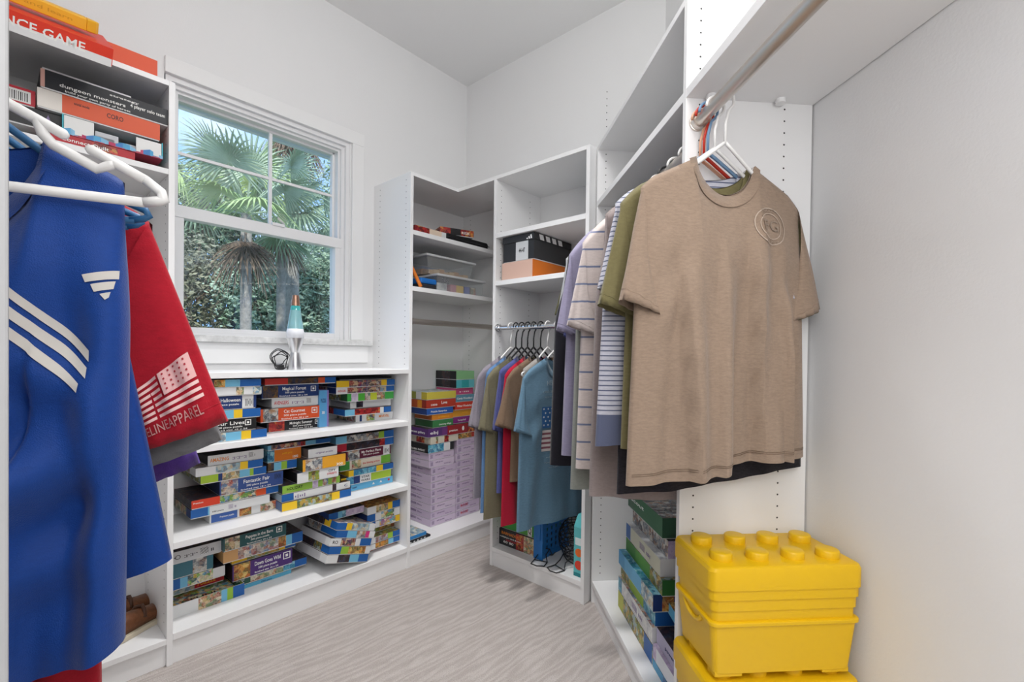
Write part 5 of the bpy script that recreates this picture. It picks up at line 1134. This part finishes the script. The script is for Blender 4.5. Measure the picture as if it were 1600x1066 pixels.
lettering(sleeve, 'FINELINEAPPAREL', .085, (.52, .89), pk, fn=lambda x, y: onSl(.89-(y-.89), x, .004), width=.66)
s = Shirt(W=.30, L=.60, xs=.225, seed=67, th=.03, amp=.010, sl=.37, sa=18, sw=.072, NU=40, NV=30, nd=.09)
s.build('grey shirt whose sleeve shows under the red sleeve', onD(1.06), RL_, fabric('midgrey', '77777a'), group=GL_)
hanger('denim blue plastic hanger holding the grey shirt', onD(1.06), RL_, HD, GHL, r=.005)
s = Shirt(W=.28, L=.60, xs=.20, seed=69, th=.03, amp=.010, sl=.2, sa=10, sw=.06, NU=36, NV=28, nd=.09)
s.build('dark navy shirt at the back of the left closet', onD(1.13), RL_, fabric('navy', '1f2436'), group=GL_)
hanger('black plastic hanger at the back of the left closet', onD(1.13), RL_, HK, GHL)
s = Shirt(W=.28, L=.60, xs=.22, seed=71, th=.03, amp=.010, sl=.44, sa=16, sw=.05, NU=36, NV=28, nd=.09)
s.build('violet shirt showing behind the red sleeve', onD(1.20), RL_, fabric('violet', '5b3f93'), group=GL_)
hanger('white plastic hanger holding the violet shirt', onD(1.20), RL_, HW_, GHL)
# ================================================================ outside the window
EZ = atY(280, 164, 3.02).z
GRASS = mat('grass', (.10, .16, .05), .9, var=(6, .5))
b = MB(); b.box((-14, YW+.2, -1.6), (30, 40, -1.55), GRASS); o = b.build('ground_outside'); o['kind'] = 'structure'
b = MB(); b.box((-1.5, YW+.16, EZ), (3.5, 3.02, EZ+.04), TRIM); b.box((-1.5, 3.02, EZ-.01), (3.5, 3.05, EZ+.2), TRIM); o = b.build('trim_1'); o['kind'] = 'structure'
def leafmat(name, c1, c2, tr=.25):
    m = bpy.data.materials.new(name); m.use_nodes = True; t = m.node_tree; b = t.nodes['Principled BSDF']; b.inputs['Roughness'].default_value = .55
    g = t.nodes.new('ShaderNodeObjectInfo'); c = t.nodes.new('ShaderNodeTexCoord'); n = t.nodes.new('ShaderNodeTexNoise'); n.inputs['Scale'].default_value = 3.5; n.inputs['Detail'].default_value = 4
    r = t.nodes.new('ShaderNodeValToRGB'); r.color_ramp.elements[0].position = .35; r.color_ramp.elements[1].position = .65
    r.color_ramp.elements[0].color = (*c1, 1); r.color_ramp.elements[1].color = (*c2, 1)
    t.links.new(c.outputs['Object'], n.inputs['Vector']); t.links.new(n.outputs['Fac'], r.inputs[0]); t.links.new(r.outputs[0], b.inputs['Base Color'])
    return m
PALM = leafmat('palm_green', srgb('7f9577'), srgb('b9c8ab')); PALM2 = leafmat('palm_bright', srgb('8aa860'), srgb('bfce93')); DEAD = leafmat('palm_dead', srgb('6e5a4a'), srgb('a38c76')); TRUNK = mat('palm_trunk', srgb('9a9186'), .9, var=(18, .3), bump=(40, .6, .02))
def fan(root, dirv, R, n, m, droop, name, parent, stalk=.5, seed=0):
    """fan frond: stalk and radiating folded leaflets"""
    rn = random.Random(seed); d = Vector(dirv).normalized(); side = d.cross(Vector((0, 0, 1))).normalized(); upv = side.cross(d).normalized()
    hub = Vector(root)+d*stalk; b = MB(); b.tube([root, Vector(root)+d*stalk*.5+Vector((0, 0, .03)), hub], .012, m, 5)
    for i in range(n):
        a = (i/(n-1)-.5)*radians(250); dirl = (d*cos(a)+side*sin(a)); L_ = R*(.72+.28*cos(a*.6))*rn.uniform(.9, 1.05)
        w = .015*R/.6; nrm = (dirl.cross(upv)).normalized(); pts = []
        for k, f in enumerate((0, .35, .7, 1)):
            c = hub+dirl*L_*f+upv*(.12*R*(1-abs(a)))*f+Vector((0, 0, -droop*R*f*f)); ww = w*[.5, 1, .7, .05][k]
            pts += [c-nrm*ww+upv*.004, c-upv*ww*.5, c+nrm*ww+upv*.004]
        b.add(pts, [(3*k+q, 3*k+q+1, 3*k+q+4, 3*k+q+3) for k in range(3) for q in range(2)], m)
    return b.build(name, parent)
def palm(label, base, h, R, nf, ndead, seed, r=.09, lean=(0, 0)):
    rn = random.Random(seed); t = thing('fan_palm', label, 'palm tree', base, 0, 'fan palms outside the window')
    b = MB(); b.tube([(lean[0]*k/12*h, lean[1]*k/12*h, h*k/12) for k in range(13)], [r*(1.15-.25*k/12+.02*(k % 2)) for k in range(13)], TRUNK, 12); b.build('trunk', t, smooth=True)
    top = Vector((lean[0]*h, lean[1]*h, h))
    for i in range(nf):
        az = i*2.399+rn.uniform(-.2, .2); el = radians(75-85*(i/nf)); d = (cos(az)*cos(el), sin(az)*cos(el), sin(el))
        fan(top, d, R*rn.uniform(.8, 1.15), 34, PALM if i % 3 else PALM2, .25+.35*(i/nf), 'frond', t, R*rn.uniform(.7, 1.5), seed*100+i)
    for i in range(ndead):
        az = i*2.399+1; el = radians(-55-20*rn.random()); d = (cos(az)*cos(el), sin(az)*cos(el), sin(el))
        fan(top+Vector((0, 0, -.12)), d, R*.75, 18, DEAD, .5, 'dead_frond', t, R*.5, seed*100+50+i)
    return t
def toG(px, py, y): return atY(px, py, y)
p = toG(385, 335, 5.6); palm('nearer fan palm with a slim grey trunk, left in the window', (p.x, 5.6, -1.55), p.z+1.55, .52, 17, 6, 3, .06, (.0, 0))
p = toG(458, 175, 7.2); palm('taller fan palm with a brown skirt, right in the window', (p.x, 7.2, -1.55), p.z+1.55, .62, 6, 16, 5, .10)
p = toG(440, 335, 6.6); palm('low fan palm between the two trunks outside', (p.x, 6.6, -1.55), p.z+1.55, .50, 14, 8, 8, .06)
def bush(label, name, c, rad, n, m, seed, cat, leaf=.05, group='trees and shrubs outside the window', trunk=True):
    rn = random.Random(seed); t = thing(name, label, cat, (c[0], c[1], -1.55), 0, group); b = MB(); z0 = c[2]+1.55
    for i in range(n):
        while True:
            v = Vector((rn.uniform(-1, 1), rn.uniform(-1, 1), rn.uniform(-1, 1)))
            if .25 < v.length < 1: break
        v = v*(.75+.25*noise.noise(v*3+Vector((seed, 0, 0)))); p = Vector((v.x*rad[0], v.y*rad[1], z0+v.z*rad[2]))
        a = Vector((rn.gauss(0, 1), rn.gauss(0, 1), rn.gauss(0, 1))).normalized(); e = a.orthogonal().normalized(); l_ = leaf*rn.uniform(.6, 1.3)
        b.add([p-a*l_, p+e*l_*.45, p+a*l_, p-e*l_*.45], [(0, 1, 2, 3)], m)
    b.build('foliage', t, kind='stuff')
    if trunk:
        b = MB()
        for k in range(4):
            a = k*1.6+seed; b.tube([(0, 0, 0), (.1*cos(a), .1*sin(a), z0*.6), (.5*rad[0]*cos(a), .5*rad[1]*sin(a), z0+.2*rad[2])], [.06, .04, .015], mat('bark', srgb('6b6258'), .9), 6)
        b.build('stems', t)
    return t
LD = leafmat('leaf_dark', srgb('5a6e55'), srgb('8ea385')); LM = leafmat('leaf_mid', srgb('7d9577'), srgb('c0d2b6')); LB = leafmat('leaf_brown', srgb('6b6c55'), srgb('9f9c80'))
for lb, px, py, y, rad, n, m, sd, nm, lf in [
 ('broad dark shrub filling the lower left of the window', 330, 480, 9.0, (2.0, .8, 1.5), 9000, LB, 1, 'shrub', .05),
 ('grey green shrub behind the lava lamp', 450, 470, 8.2, (1.5, .7, 1.2), 9000, LM, 2, 'shrub', .045),
 ('leafy shrub at the lower right of the window', 530, 450, 8.0, (1.2, .6, 1.4), 7000, LM, 3, 'shrub', .045),
 ('tall loose tree at the right edge of the window', 560, 320, 9.5, (1.3, .8, 2.2), 6000, LM, 4, 'tree', .06),
 ('dark tree behind the left palm', 290, 330, 11.5, (2.0, .8, 1.2), 7000, LD, 5, 'tree', .07),
 ('distant dark tree line behind the palm trunks', 420, 430, 13.0, (5.0, 1.0, 2.3), 12000, LD, 6, 'tree', .09)]:
    p = toG(px, py, y); bush(lb, nm, (p.x, y, p.z), rad, n, m, sd, nm, lf)
finish_texts()
